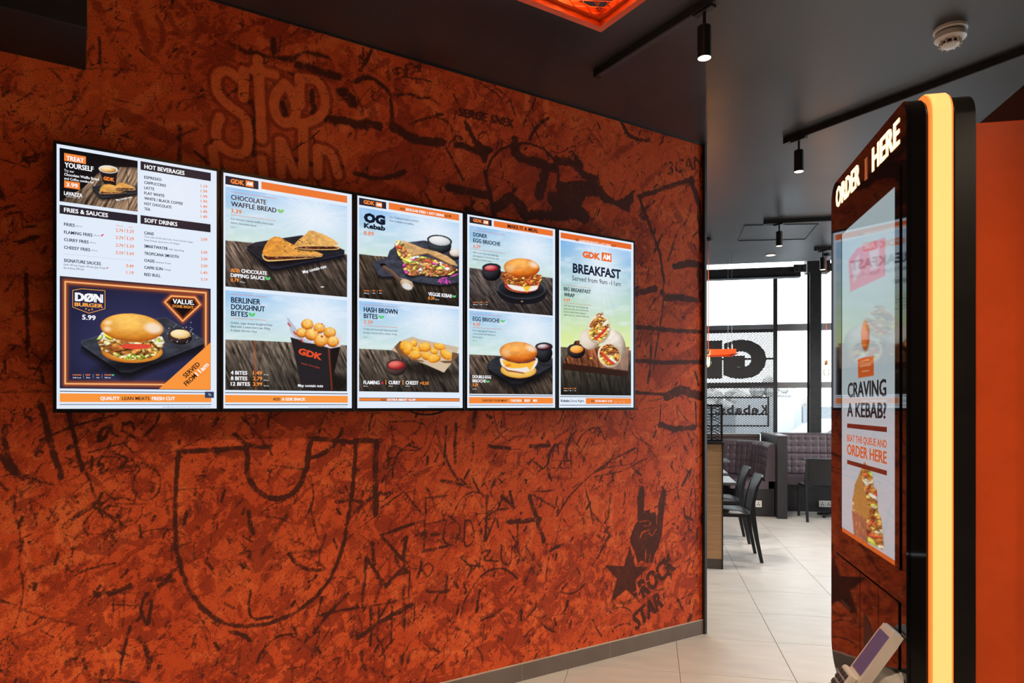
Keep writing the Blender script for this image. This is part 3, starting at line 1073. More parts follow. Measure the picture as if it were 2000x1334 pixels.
t1 = MB().box(-0.004, 0.018, -0.022, 0.13, 0.0, CEIL, .002).build('trim_1', M_BLACKMETAL)
t1.location = (*P0, 0)
t1.rotation_euler = (0, 0, ROT_W)
tag(t1, 'slim black metal corner trim on the free end of the mural wall', 'trim', kind='structure')
t2 = MB().box(-4.3, 0, -0.006, 0.0, CEIL - .008, CEIL).build('trim_2', M_BLACKMETAL)
t2.location = (*P0, 0)
t2.rotation_euler = (0, 0, ROT_W)
tag(t2, 'thin black strip where mural wall meets ceiling', 'trim', kind='structure')

# skirting of grey tiles
bb = empty('baseboard_left', P0, 0, ROT_W)
tag(bb, 'grey tiled skirting along the foot of the mural wall', 'baseboard', kind='structure')
H_SK = 0.088
cuts = [0.0] + [float(WALL.sd(x)[0]) for x in (1333, 1189, 1018)]
while cuts[-1] > -4.6:
    cuts.append(cuts[-1] - .598)
for a, b in zip(cuts[1:], cuts[:-1]):
    MB().box(a + .0015, b - .0015, -0.011, -0.001, 0.0, H_SK, .001).build('skirting_tile', M_SKIRT, bb)
MB().box(cuts[-1], -0.002, -0.0095, -0.0005, 0.0, H_SK + .004).build('grout_strip', pmat('pale_grout', L3(190, 172, 156), .8), bb)

# black bulkhead hanging from the ceiling at the left
kx, kz = WALL.at(168, 138)
bu = MB().box(float(kx) - 1.9, float(kx), -0.34, -0.002, float(kz), CEIL, .003).build('bulkhead', pmat('black_bulkhead', (0.006, 0.006, 0.006), .6))
bu.location = (*P0, 0)
bu.rotation_euler = (0, 0, ROT_W)
tag(bu, 'black boxed bulkhead hanging below the ceiling against the mural wall', 'bulkhead', kind='structure')

# access hatch and downlight in the dining ceiling
hp = [floor_at(x, y, CEIL) for x, y in ((1455, 440), (1598, 437), (1573, 467), (1441, 470))]
mb = MB()
for i in range(4):
    p, q = hp[i], hp[(i + 1) % 4]
    mb.tube([(p[0], p[1], CEIL), (q[0], q[1], CEIL)], 0.008, 4)
tag(mb.build('ceiling_hatch', M_BLACK), 'thin black outline of an access hatch in the ceiling', 'hatch', kind='structure')

# ------------------------------------------------------------------ glazed end wall, steel, outside
M_FRAME = pmat('flare_grey_frame', L3(176, 174, 176), 0.5, var=0.06)  # frame colour lightened to stand in for flare around the bright glass
M_STEEL = pmat('black_steelwork', (0.025, 0.026, 0.029), 0.5, var=0.2)


def wz(x, y, b=BW):                      # photo pixel -> (a, z) on the plane b
    pl = Plane(gp(0, b), G2)
    k, z = pl.at(x, y)
    return float(k), float(z)


w1 = empty('window_1', (0, 0), 0, ROT_G)
tag(w1, 'full-height grey framed shopfront glazing behind the dining seats', 'window', kind='structure')
z_t1, z_t2 = wz(1500, 640)[1], wz(1548, 752)[1]
mull = [A0, -2.6, -.55, wz(1583, 600)[0], wz(1583, 600)[0] + 1.55, A1]
for m_ in mull:
    MB().box(m_ - .03, m_ + .03, BW, BW + .1, 0, 4.0, .004).build('mullion', M_FRAME, w1)
for z0, z1 in ((0, .12), (z_t2 - .045, z_t2 + .045), (z_t1 - .05, z_t1 + .05), (3.92, 4.0)):
    MB().box(A0, A1, BW - .01, BW + .09, z0, z1, .004).build('transom', M_FRAME, w1)
for i in range(5):
    for z0, z1 in ((.12, z_t2 - .045), (z_t2 + .045, z_t1 - .05), (z_t1 + .05, 3.92)):
        MB().box(mull[i] + .03, mull[i + 1] - .03, BW + .045, BW + .053, z0, z1).build('pane', M_GLASS, w1)
w2 = empty('added_window', (0, 0), 0, ROT_G)  # side window out of view, added to let extra daylight in
tag(w2, 'wide unseen side window added for more daylight in the dining area', 'window', kind='structure')
for i in range(4):
    MB().box(A1 + .02, A1 + .08, 4.43 + i * 2.19 - .03, 4.43 + i * 2.19 + .03, .12, 3.05).build('mullion', M_FRAME, w2)
for i in range(3):
    MB().box(A1 + .045, A1 + .053, 4.46 + i * 2.19, 4.43 + (i + 1) * 2.19 - .03, .12, 3.05).build('pane', M_GLASS, w2)


def portal(name, a, b, z, sx, sy, rz, dist_dir):
    ld = bpy.data.lights.new(name, 'AREA')
    ld.shape = 'RECTANGLE'
    ld.size, ld.size_y = sx, sy
    ld.cycles.is_portal = True
    o = bpy.data.objects.new(name, ld)
    p = gp(a, b)
    o.location = (p[0], p[1], z)
    o.rotation_euler = (math.pi / 2, 0, rz)
    link(o)


portal('window_portal', 0, BW + .2, 2.05, 9.0, 3.9, ROT_G + math.pi, 0)
portal('window_portal', A1 + .15, 7.7, 1.58, 6.6, 2.95, ROT_G + math.pi / 2, 0)
for ob in [o for o in COL.objects if o.name.startswith('window_portal')]:
    tag(ob, kind='helper')

bb_ = 10.78
col_a0, _ = wz(1579, 600, bb_)
col_a1, _ = wz(1601.5, 600, bb_)
cl = empty('column_steel', gp((col_a0 + col_a1) / 2, bb_), 0, ROT_G)
tag(cl, 'black steel column standing in front of the glazing', 'column', kind='structure')
hw = (col_a1 - col_a0) / 2
mb = MB()
mb.box(-hw, hw, -.09, -.075, 0, 4.0).box(-hw, hw, .075, .09, 0, 4.0).box(-.008, .008, -.075, .075, 0, 4.0)
mb.build('i_section', M_STEEL, cl)
MB().box(-.12, .2, -.1, .1, wz(1590, 534, bb_)[1], 3.99, .004).build('haunch', M_STEEL, cl)
for da in (-.22, .2):
    pm_ = MB().box(da - .09, da + .09, -.115, -.1, wz(1565, 534, bb_)[1], wz(1565, 519, bb_)[1], .002).build('bolt_plate', pmat('galvanised_plate', (.1, .1, .105), .45, metal=.6), cl)
    for dx in (-.04, .04):
        for dz in (.035, .075):
            MB().tube([(da + dx, -.114, wz(1565, 534, bb_)[1] + dz), (da + dx, -.132, wz(1565, 534, bb_)[1] + dz)], .013, 6).build('bolt', M_BLACK, pm_)
mb = MB()
_, zb0 = wz(1470, 545, bb_)
_, zb1 = wz(1470, 526, bb_)
mb.box(A0, col_a0 - .12, bb_ - .07, bb_ - .055, zb0, zb1).box(A0, col_a0 - .12, bb_ - .1, bb_ + .05, zb0, zb0 + .012).box(A0, col_a0 - .12, bb_ - .1, bb_ + .05, zb1 - .012, zb1)
mb.box(col_a1 + .3, A1, bb_ - .07, bb_ - .055, zb0, zb1).box(col_a1 + .3, A1, bb_ - .1, bb_ + .05, zb0, zb0 + .012)
be = mb.build('beam_steel', M_STEEL)
be.rotation_euler = (0, 0, ROT_G)
tag(be, 'black steel cross beam below the roof by the glazing', 'beam', kind='structure')

# outside: forecourt, cars, fence and a far hedge in pale daylight
GZ = -.35
og = MB().box(-40, 60, BW + .25, 90, GZ - .2, GZ).build('ground_outside', pmat('pale_asphalt', (.27, .28, .30), .8, var=.1))
og.rotation_euler = (0, 0, ROT_G)
tag(og, 'pale car park outside the glazing', 'ground', kind='structure')
fe = empty('fence', gp(0, 30), GZ, ROT_G)
tag(fe, 'pale grey panel fence across the car park', 'fence')
M_FENCE = pmat('pale_fence_steel', (.24, .26, .28), .6)
for k in range(24):
    MB().box(-8 + k * 2.0 + .03, -8 + k * 2.0 + 1.97, -.02, .02, .1, 1.75).build('panel', M_FENCE, fe)
    MB().box(-8 + k * 2.0 - .04, -8 + k * 2.0 + .04, -.05, .05, 0, 2.0).build('post', M_FENCE, fe)
hd = MB()
for k in range(900):
    r = random.uniform(.25, .6)
    x = random.uniform(-6, 44)
    z = random.uniform(0, 2.2 + .8 * math.sin(x * .35) + .5 * math.sin(x * 1.1))
    hd.lathe([(0, -r), (r * .7, -r * .6), (r, 0), (r * .75, r * .6), (0, r)], 6, (x, 44 + random.uniform(-1, 1), z))
ho = hd.build('hedge', pmat('washed_out_hedge', (.44, .43, .42), .9, var=.3, scale=3))  # colour lightened so the hedge looks washed out by bright daylight
ho.location = (0, 0, GZ)
ho.rotation_euler = (0, 0, ROT_G)
tag(ho, 'washed-out pale hedge bank beyond the car park fence', 'hedge', kind='stuff')


def car(name, label, cat, ab, rz, col, van=False):
    r = empty(name, gp(*ab), GZ, ROT_G + rz)
    tag(r, label, cat)
    m = pmat(name + '_paint', col, .3, coat=.4, var=.03)
    if van:
        prof = [(-2.3, .35), (2.3, .35), (2.35, .95), (1.75, 1.15), (1.2, 2.0), (-2.25, 2.05), (-2.35, .6)]
        win = [(1.0, 1.2), (1.6, 1.2), (1.15, 1.85), (1.0, 1.85)]
    else:
        prof = [(-2.1, .3), (2.1, .3), (2.15, .6), (1.95, .78), (.95, .92), (.35, 1.38), (-.95, 1.42), (-1.75, .98), (-2.12, .9)]
        win = [(.85, .95), (.32, 1.33), (-.9, 1.36), (-1.5, .98)]
    MB().prism(prof, -.85, .85).build('body', m, r)
    for y in (-.86, .86):
        MB().prism(win, y - .01, y + .01).build('window', pmat('car_glass', (.08, .09, .1), .1), r)
    for x in (-1.3, 1.35):
        for y in (-.8, .8):
            MB().tube([(x, y - .1, .32), (x, y + .1, .32)], .32, 16).build('wheel', M_BLACK, r)
    for y in (-.8, .45):
        MB().box(prof[1][0] - .02, prof[1][0] + .06, y, y + .35, .62, .75).build('headlamp', M_CHROME, r)


car('parked_car', 'white hatchback parked outside beside the black column', 'car', (5.9, 21), .2, (.5, .51, .53))
car('delivery_van', 'white van parked outside behind the mesh sign post', 'van', (4.1, 24.5), 1.3, (.42, .43, .45), True)

# ================================================================== MENU SCREENS
D_TV = 0.078
TVP = Plane(P0 + D_TV * N2, U2)
cA, cB = Crop(90, 260, 4.446), Crop(90, 540, 4.766)
cC, cD = Crop(420, 320, 5.336), Crop(420, 560, 5.132)
cE, cF = Crop(680, 360, 5.558), Crop(680, 580, 5.558)
cG, cH = Crop(900, 400, 6.35), Crop(900, 600, 6.065)
cI, cJ = Crop(1080, 430, 7.022), Crop(1080, 590, 5.8)
sL, sR = float(TVP.sd(102.3)[0]), float(TVP.sd(1240.5)[0])
TVW = (sR - sL) / 5
TVZ0 = float(TVP.at(600, 804)[1])
TVZ1 = float(TVP.at(102.3, 274.5)[1] + TVP.at(1240.5, 470)[1]) / 2
WHITE, PAPER, NAVY, ORG, ORGD, DARK = (250, 250, 255), (226, 236, 250), (24, 34, 58), (246, 134, 58), (240, 122, 46), (44, 38, 48)
BAR = (250, 150, 62)


def tv_shell(i, label):
    a0 = sL + i * TVW
    off = (a0 + TVW / 2, TVZ0)
    p = P0 + off[0] * U2 + D_TV * N2
    r = empty('menu_screen', p, TVZ0, ROT_W)
    tag(r, label, 'menu screen', 'menu screens in a row on the mural wall')
    h = TVZ1 - TVZ0
    w = TVW / 2 - .0012
    bz = .0115
    mb = MB()
    mb.box(-w, -w + bz, -.0025, .03, 0, h, .0015).box(w - bz, w, -.0025, .03, 0, h, .0015)
    mb.box(-w + bz, w - bz, -.0025, .03, 0, bz + .003).box(-w + bz, w - bz, -.0025, .03, h - bz, h)
    mb.build('bezel', M_BEZEL, r)
    MB().box(-w + .004, w - .004, .0285, .045, .01, h - .01, .004).build('casing', M_BLACK, r)
    MB().box(-.15, .15, .045, D_TV - .001, h * .3, h * .7).build('wall_bracket', M_BLACKMETAL, r)
    return r, off, (a0 + .0115, a0 + TVW - .0115, TVZ0 + .0145, TVZ1 - .0115)


def paper(cm, ext, col=PAPER):
    a0, a1, z0, z1 = ext
    cm.raw([(a0, z0), (a1, z0), (a1, z1), (a0, z1)], [(0, 1, 2, 3)], col, -1)


def gdk(cm, c, bar, g, am):
    cm.rect(c, *bar, DARK, 2)
    cm.text(c, 'GDK', *g, ORG, .05)
    cm.rect(c, am[0], am[1], am[2], am[3], ORG, 3)
    cm.text(c, 'AM', am[0] + (am[3] - am[0]) * .12, am[2] - (am[2] - am[1]) * .2, am[3] - (am[3] - am[0]) * .12, (am[2] - am[1]) * .62, WHITE, .03, 4)


def kcal(cm, c, x, y, xs, names, cap=13):
    for k, (x0, x1) in enumerate(xs):
        cm.text(c, names[k], x0, y, x1, cap, ORG, .02)
        cm.text(c, '568 kcal', x0 + 4, y + cap * 1.9, x1 - 4, cap * .9, WHITE, .0)
        if k:
            g = (xs[k - 1][1] + x0) / 2
            cm.rect(c, g - 1, y - cap, y + cap * 2, g + 1, (200, 200, 205), 3)


FINE = 'All calorific values are for one portion. Adults need around 2000 kcal per day.'


def rounded(pts):
    """cut the corners of an outline twice"""
    for _ in range(2):
        out = []
        for (ax, ay), (bx, by) in zip(pts, pts[1:] + pts[:1]):
            out += [(ax * .8 + bx * .2, ay * .8 + by * .2), (ax * .2 + bx * .8, ay * .2 + by * .8)]
        pts = out
    return pts


def waffle(p, q, tip, crust=(222, 158, 74)):
    """one toasted waffle-bread wedge: q is its top outline, tip the cut face below it"""
    q, tip = rounded(q), rounded(tip)
    p.poly([(u + 8, v + 16) for u, v in tip], (20, 12, 12), 18, .7)
    p.poly(tip, (236, 196, 120), 4)
    us, vs = [t[0] for t in tip], [t[1] for t in tip]
    inner = [(u * .93 + np.mean(us) * .07, v * .62 + np.mean(vs) * .38) for u, v in tip]
    p.poly(inner, (84, 36, 24), 5)
    p.blobs(26, inner, 5, 13, [(120, 56, 36), (70, 26, 20), (150, 88, 64), (60, 22, 18)], seed=3)
    p.poly(q, crust, 4)
    m = p.pm(q, 4)
    p.tex(m, 34, 22, .28, 4)
    g = .5 + .5 * np.sin(p.U * .34 + p.V * .5)
    p.mix(m * np.clip(g - .55, 0, 1) * .55, (190, 120, 50))
    t = np.clip((p.U - min(u for u, v in q)) / (max(u for u, v in q) - min(u for u, v in q)), 0, 1)
    p.mix(m * t * .35, (244, 206, 140))


# ---- screen 1: drinks, fries and a burger
r, off, ext = tv_shell(0, 'first portrait menu screen, drinks and fries lists above a burger advert')
cm = CM(TVP)
paper(cm, ext)
p = Pic(TVP, cA, 117, 127, 592, 795, .0021)
p.img[:] = (22, 18, 20)
tab = [(120, 592), (330, 470), (470, 330), (520, 290), (800, 300), (800, 720), (120, 640)]
p.wood(tab, (150, 122, 98), (-.55, 1.0), .35, [[(560, 330), (390, 640)], [(700, 300), (720, 680)], [(430, 420), (250, 620)]])
p.mix(np.clip((430 - p.U) / 330, 0, 1) * np.clip(1.3 - p.V / 900, 0, 1), (16, 13, 15), .9)
p.mix(np.clip((330 - p.V) / 120, 0, 1), (16, 13, 15))
p.slab([(395, 462), (600, 440), (795, 462), (795, 520), (500, 562), (470, 552)], 12)
p.poly([(460, 312), (622, 330), (604, 460), (502, 440)], (30, 24, 26), 4)
p.ell(540, 315, 84, 34, 6, (238, 236, 236), 4)
p.ball(540, 318, 70, 25, 6, (150, 88, 34), (222, 160, 78), (250, 226, 176))
waffle(p, [(458, 500), (490, 448), (560, 440), (715, 510), (520, 516)], [(458, 500), (600, 512), (720, 514), (600, 528), (466, 530)])
waffle(p, [(585, 468), (645, 422), (775, 470), (770, 480)], [(585, 468), (776, 478), (774, 500), (620, 492)])
p.build(r, off)
B1_, B2_ = (157, 172, 240, 346), (157, 410, 472, 293)
cm.rect(cA, *B1_, ORG, 2); cm.text(cA, 'TREAT', 175, 234, 330, 40, WHITE, .03)
cm.text(cA, 'YOURSELF', 160, 296, 412, 46, WHITE, .03)
cm.text(cA, 'Try our', 157, 334, 243, 24, WHITE, .0)
cm.text(cA, 'Chocolate Waffle Bread', 157, 368, 460, 24, WHITE, .015)
cm.text(cA, 'and Coffee combo for', 157, 402, 416, 22, WHITE, .01)
cm.rect(cA, *B2_, ORG, 2); cm.text(cA, '3.99', 175, 462, 277, 36, WHITE, .03)
cm.text(cA, 'LAVAZZA', 155, 536, 315, 33, WHITE, .04)
cm.text(cA, 'TORINO, ITALIA, 1895', 170, 552, 295, 8, WHITE, .0)
cm.text(cA, 'GDK', 497, 406, 595, 30, ORG, .05)
cm.text_tilt(cA, 'May contain nuts', (610, 590), (746, 562), 17, WHITE, .02)
cm.rect(cA, 117, 622, 698, 793, DARK); cm.text(cA, 'FRIES & SAUCES', 155, 683, 538, 38, WHITE, .025)
cm.rect(cA, 820, 243, 318, 1430, DARK); cm.text(cA, 'HOT BEVERAGES', 853, 308, 1202, 38, WHITE, .025)
cm.rect(cA, 820, 712, 786, 1428, DARK); cm.text(cA, 'SOFT DRINKS', 853, 773, 1140, 37, WHITE, .025)
for k, (t, x, pr) in enumerate((('ESPRESSO', 1003, '1.19'), ('CAPPUCCINO', 1042, '1.99'), ('LATTE', 940, '1.99'), ('FLAT WHITE', 1028, '1.99'), ('WHITE / BLACK COFFEE', 1188, '1.49'), ('HOT CHOCOLATE', 1090, '1.49'), ('TEA', 905, '1.49'))):
    cm.text(cA, t, 852, 394 + 45.8 * k, x, 25, NAVY, .018)
    cm.text(cA, pr, 1343, 470 + 44.2 * k, 1399, 27, ORGD, .012)
for t, x, y, pr, py in (('CANS', 935, 879, '2.09', 932), ('SMARTWATER', 1058, 993, '2.09', 1045), ('TROPICANA SMOOTH', 1152, 1056, '2.09', 1103), ('OASIS', 942, 1117, '2.09', 1163), ('CAPRI SUN', 1012, 1178, '1.49', 1222), ('RED BULL', 995, 1239, '3.19', 1280)):
    cm.text(cA, t, 852, y, x, 27, NAVY, .018)
    cm.text(cA, pr, 1343, py, 1400, 26, ORGD, .012)
for t, x0, x1, y, c_ in (('Coca Cola (+0.10), Diet Coke, Coca-Cola Zero Sugar,', 852, 1278, 905, 15), ('Fanta Orange, Sprite Zero, Dr Pepper', 852, 1162, 935, 15), ('Still, Sparkling', 1066, 1196, 1015, 15), ('Summer Fruits', 950, 1083, 1127, 15), ('Orange', 1020, 1083, 1190, 15)):
    cm.text(cA, t, x0, y, x1, c_, (60, 66, 90), .0)
for t, x, y, k0, k1, pa_, pb_, ya in (('FRIES', 250, 804, 258, 312, '2.79', '3.29', 855), ('FLAMING FRIES', 403, 872, 413, 467, '2.79', '3.29', 919), ('CURRY FRIES', 370, 937, 380, 432, '2.79', '3.29', 985), ('CHEESY FRIES', 383, 1004, 392, 445, '3.29', '3.69', 1049)):
    cm.text(cA, t, 155, y, x, 28, NAVY, .018)
    cm.text(cA, '296 kcal', k0, y + (k0 - 155) * .075, k1, 11, NAVY, .0)
    cm.text(cA, pa_, 605, ya, 670, 28, ORGD, .012)
    cm.text(cA, pb_, 697, ya + 7, 762, 28, ORGD, .012)
    cm.rect(cA, 682, ya - 26, ya + 6, 685, (120, 140, 180), 2)
cm.text(cA, 'REGULAR', 608, 808, 670, 11, ORGD, .0); cm.text(cA, 'LARGE', 712, 820, 752, 11, ORGD, .0)
cm.chilli(cA, 488, 887, 15); cm.chilli(cA, 532, 1171, 11)
cm.line(cA, 155, 1048, 762, 2, (170, 185, 215))
cm.text(cA, 'SIGNATURE SAUCES', 154, 1118, 475, 29, NAVY, .018)
cm.text(cA, 'Garlic 147 kcal, Yogurt 139 kcal, Spicy 73 kcal', 152, 1148, 515, 18, (60, 66, 90), .0)
cm.text(cA, 'Set of three 278 kcal', 152, 1177, 328, 18, (60, 66, 90), .0)
cm.text(cA, '0.49', 695, 1164, 760, 28, ORGD, .012); cm.text(cA, '1.19', 697, 1222, 760, 28, ORGD, .012)
p = Pic(TVP, cB, 127, -5, 1042, 1532, .0019)
p.img[:] = (36, 36, 66)
p.mix(np.clip(1.1 - ((p.U - 800) / 620) ** 2 - ((p.V - 620) / 480) ** 2, 0, 1), (58, 58, 98), .7)
p.mix(np.clip((160 - p.V) / 200, 0, 1), (60, 44, 44), .7)
fr = [(178, 48), (1487, 152), (1487, 1010), (178, 998)]
p.glow(fr, 30, (226, 96, 30), .8, True)
p.line(fr, 11, (255, 206, 140), 6, 1, True)
sl = [(328, 600), (1050, 388), (1120, 384), (1470, 590), (1465, 625), (790, 890), (700, 890), (335, 640)]
p.slab(sl, 30, (58, 60, 70), (20, 20, 26), (120, 124, 138))
p.mix(p.em(800, 820, 300, 60, -8, 60), (14, 14, 18), .8)
p.ball(1248, 560, 112, 74, 4, (30, 20, 22), (52, 36, 36), (90, 66, 60), soft=4)
p.ell(1250, 536, 104, 50, 3, (40, 28, 30))
p.ball(1250, 537, 93, 43, 3, (206, 158, 84), (240, 206, 140), (252, 232, 186))
for k in range(24):
    p.ell(random.uniform(1110, 1420), random.uniform(420, 620), 5, 4, 0, (225, 226, 232), 3, .8)
p.ball(800, 700, 285, 105, 1, (170, 88, 20), (228, 150, 56), (250, 196, 106), .1, -.2)
fil = [(480, 610), (560, 560), (1090, 575), (1105, 620), (1060, 690), (980, 760), (820, 780), (640, 745), (520, 690)]
p.poly(fil, (176, 112, 52), 5)
p.blobs(95, fil, 14, 42, [(206, 142, 66), (150, 84, 36), (232, 180, 100), (186, 116, 52), (120, 70, 30), (240, 206, 150)], seed=8)
p.poly([(470, 585), (520, 520), (1080, 560), (1100, 620), (1060, 640), (980, 600), (800, 610), (600, 590)], (236, 232, 210), 6)
p.blobs(26, [(470, 585), (520, 520), (1080, 560), (1100, 610), (800, 600)], 10, 26, [(222, 196, 60), (240, 240, 226), (170, 190, 60), (236, 214, 120), (120, 110, 40)], seed=4)
p.poly([(680, 645), (760, 625), (920, 630), (990, 640), (960, 668), (830, 680), (740, 670)], (224, 74, 52), 5)
p.blobs(14, [(600, 720), (980, 720), (900, 780), (700, 770)], 10, 20, [(150, 190, 70), (200, 220, 110), (110, 150, 40)], seed=9)
m = p.ball(798, 478, 292, 132, 4, (176, 92, 22), (226, 148, 52), (250, 196, 98), -.1, -.5)
p.tex(m, 70, 40, .12)
p.ell(1000, 480, 82, 50, 10, (250, 232, 214), 34, .85); p.ell(575, 430, 34, 20, -10, (252, 226, 190), 22, .8); p.ell(570, 490, 36, 24, 10, (252, 226, 190), 24, .8)
dia = [(1165, 182), (1385, 195), (1435, 262), (1272, 415), (1105, 238)]
p.poly(dia, (24, 14, 14), 6)
p.glow(dia, 24, (236, 100, 34), .85, True); p.line(dia, 10, (255, 200, 130), 6, 1, True)
p.build(r, off)
badge = [(248, 128), (330, 115), (548, 132), (548, 300), (400, 342), (248, 285)]
for i in range(6):
    (ax, ay), (bx, by) = badge[i], badge[(i + 1) % 6]
    nx, ny = (by - ay), -(bx - ax)
    l = math.hypot(nx, ny) / 2.6
    cm.poly(cB, [(ax + nx / l, ay + ny / l), (bx + nx / l, by + ny / l), (bx - nx / l, by - ny / l), (ax - nx / l, ay - ny / l)], (246, 166, 72), 2)
cm.text(cB, 'DØN', 268, 226, 530, 80, WHITE, .05); cm.text(cB, 'BURGER', 265, 275, 530, 36, (246, 166, 72), .04)
for u, v in ((372, 302), (400, 313), (428, 306)):
    cm.poly(cB, [(u + (11 if k % 2 == 0 else 4.5) * math.sin(k * math.pi / 5), v - (11 if k % 2 == 0 else 4.5) * math.cos(k * math.pi / 5)) for k in range(10)], (246, 166, 72), 3)
cm.text(cB, '5.99', 335, 400, 462, 46, WHITE, .03)
cm.text(cB, 'VALUE.', 1178, 250, 1378, 44, WHITE, .03); cm.text(cB, 'DONE RIGHT.', 1178, 287, 1378, 27, (246, 156, 66), .02)
cm.poly(cB, [(1530, 615), (1530, 1054), (1050, 1047)], BAR, 2)
cm.text_tilt(cB, 'SERVED', (1300, 948), (1438, 822), 44, (60, 30, 20), .025); cm.text_tilt(cB, 'FROM', (1310, 1022), (1408, 930), 44, (60, 30, 20), .025); cm.text_tilt(cB, '11am', (1412, 926), (1518, 826), 44, WHITE, .02)
kcal(cm, cB, 245, 922, ((245, 328), (368, 413), (465, 500), (540, 605)), ('CHICKEN', 'BEEF', 'MIX', 'VEGGIE'))
cm.leaf(cB, 622, 917, 10)
cm.line(cB, 127, 1068, 1535, 7, (40, 46, 74)); cm.rect(cB, 127, 1088, 1168, 1537, BAR, 2); cm.line(cB, 127, 1192, 1537, 6, (40, 46, 74))
cm.text(cB, 'QUALITY', 505, 1149, 685, 33, WHITE, .03); cm.text(cB, 'LEAN MEATS.', 707, 1150, 972, 33, (60, 34, 30), .015); cm.text(cB, 'FRESH CUT', 985, 1151, 1200, 33, WHITE, .03)
cm.text(cB, FINE, 1085, 1220, 1530, 9, NAVY, .0)
cm.rect(cB, 1478, 1072, 1130, 1562, (52, 62, 92), 3)
for rr_ in (8, 15, 22):
    for k in range(5):
        a1, a2 = math.radians(-100 + 20 * k), math.radians(-80 + 20 * k)
        cm.poly(cB, [(1512 + rr_ * math.cos(a1), 1112 + rr_ * math.sin(a1)), (1512 + (rr_ + 3) * math.cos(a1), 1112 + (rr_ + 3) * math.sin(a1)), (1512 + (rr_ + 3) * math.cos(a2), 1112 + (rr_ + 3) * math.sin(a2)), (1512 + rr_ * math.cos(a2), 1112 + rr_ * math.sin(a2))], (190, 196, 210), 4)
cm.build('display', M_SCREEN, r, off)

# ---- screen 2: waffle bread and doughnut bites
r, off, ext = tv_shell(1, 'second portrait menu screen, waffle bread above a carton of doughnut bites')
cm = CM(TVP)
paper(cm, ext)
gdk(cm, cC, (107, 123, 212, 452), (160, 200, 305, 46), (318, 172, 234, 400))
cm.rect(cC, 482, 185, 262, 1376, (236, 122, 56), 2)
p = Pic(TVP, cC, 107, 237, 1278, 1376, .0022)
p.sky()
p.wood([(100, 797), (380, 822), (1000, 880), (1400, 950), (1400, 1420), (100, 1420)], (118, 100, 88), (.6, 1.0), .95, [[(420, 960), (350, 1160)], [(950, 1120), (960, 1330)], [(1180, 1060), (1330, 1290)]])
p.slab([(322, 862), (420, 818), (900, 745), (1000, 760), (1350, 900), (1345, 945), (660, 1085), (580, 1085)], 26, (40, 38, 46), (20, 22, 34), (110, 116, 140))
p.mix(p.em(760, 1000, 300, 45, -6, 50), (12, 10, 14), .8)
waffle(p, [(488, 930), (520, 850), (560, 790), (620, 755), (680, 765), (820, 850), (1000, 890), (1165, 960), (900, 955), (700, 960), (530, 965)], [(488, 930), (530, 962), (700, 958), (1165, 960), (1000, 985), (700, 1010), (540, 1020), (495, 985)], (228, 150, 58))
waffle(p, [(815, 850), (870, 790), (945, 735), (985, 686), (1120, 730), (1240, 790), (1300, 850), (1100, 850), (900, 855)], [(815, 850), (1300, 850), (1300, 895), (1100, 900), (880, 890)], (226, 168, 90))
for u, v in ((880, 800), (905, 815), (990, 832), (960, 795), (730, 805), (725, 860), (730, 908), (800, 848), (835, 885), (870, 912), (1000, 915)):
    p.ell(u, v, 9, 5, 20, (50, 34, 24), 4)
p.ell(1118, 1283, 18, 6, 0, (255, 246, 224), 6)
p.build(r, off)
cm.line(cC, 162, 289, 642, 4, (226, 120, 70)); cm.line(cC, 162, 529, 635, 4, (226, 120, 70))
cm.text(cC, 'CHOCOLATE', 165, 370, 533, 52, (74, 52, 56), .022); cm.text(cC, 'WAFFLE BREAD', 165, 440, 640, 52, (60, 50, 62), .022)
cm.text(cC, '3.39', 165, 507, 277, 44, (236, 120, 52), .02); cm.leaf(cC, 684, 492, 26, (130, 200, 110))
cm.text(cC, 'Our famous toasted waffle bread with', 162, 580, 607, 22, NAVY, .0); cm.text(cC, 'warm chocolate sauce.', 162, 621, 435, 22, NAVY, .0); cm.text(cC, '588 kcal', 163, 663, 217, 11, NAVY, .0)
cm.text(cC, 'ADD', 162, 1126, 258, 40, BAR, .03); cm.text(cC, 'CHOCOLATE', 272, 1134, 540, 40, WHITE, .03); cm.text(cC, 'DIPPING SAUCE', 162, 1178, 520, 40, WHITE, .03)
cm.text(cC, '0.79', 162, 1226, 247, 38, BAR, .03); cm.text(cC, '139 kcal', 258, 1236, 310, 12, WHITE, .0); cm.leaf(cC, 550, 1194, 22)
cm.text_tilt(cC, 'May contain nuts', (918, 1145), (1162, 1082), 34, WHITE, .025)
p = Pic(TVP, cD, 103, 35, 1035, 1322, .0022)
p.sky()
p.wood([(95, 528), (700, 552), (1330, 588), (1330, 1060), (95, 1060)], (112, 98, 86), (.45, 1.0), .85, [[(490, 560), (390, 1040)], [(730, 570), (640, 900)], [(1110, 580), (1180, 1040)]])
p.glow([(398, 550), (408, 1040)], 12, (200, 90, 50), .5)
p.mix(p.em(1150, 960, 230, 90, 0, 60), (14, 11, 12), .8)
p.poly([(755, 505), (1160, 618), (1145, 1035), (870, 1035), (840, 880)], (34, 30, 34), 4)
p.poly([(1160, 618), (1255, 600), (1200, 840), (1150, 1035), (1140, 860)], (24, 18, 20), 4)
p.glow([(1140, 620), (1170, 1030)], 10, (190, 76, 38), .6)
p.poly([(755, 505), (820, 440), (1270, 490), (1255, 600), (1160, 618)], (222, 216, 226), 4)
p.poly([(718, 308), (740, 320), (830, 440), (890, 520), (985, 572), (900, 560), (800, 510), (760, 460)], (186, 190, 204), 4)
for u, v in ((742, 380), (800, 465), (870, 540)):
    p.ell(u, v, 26, 8, 52, (206, 60, 50))
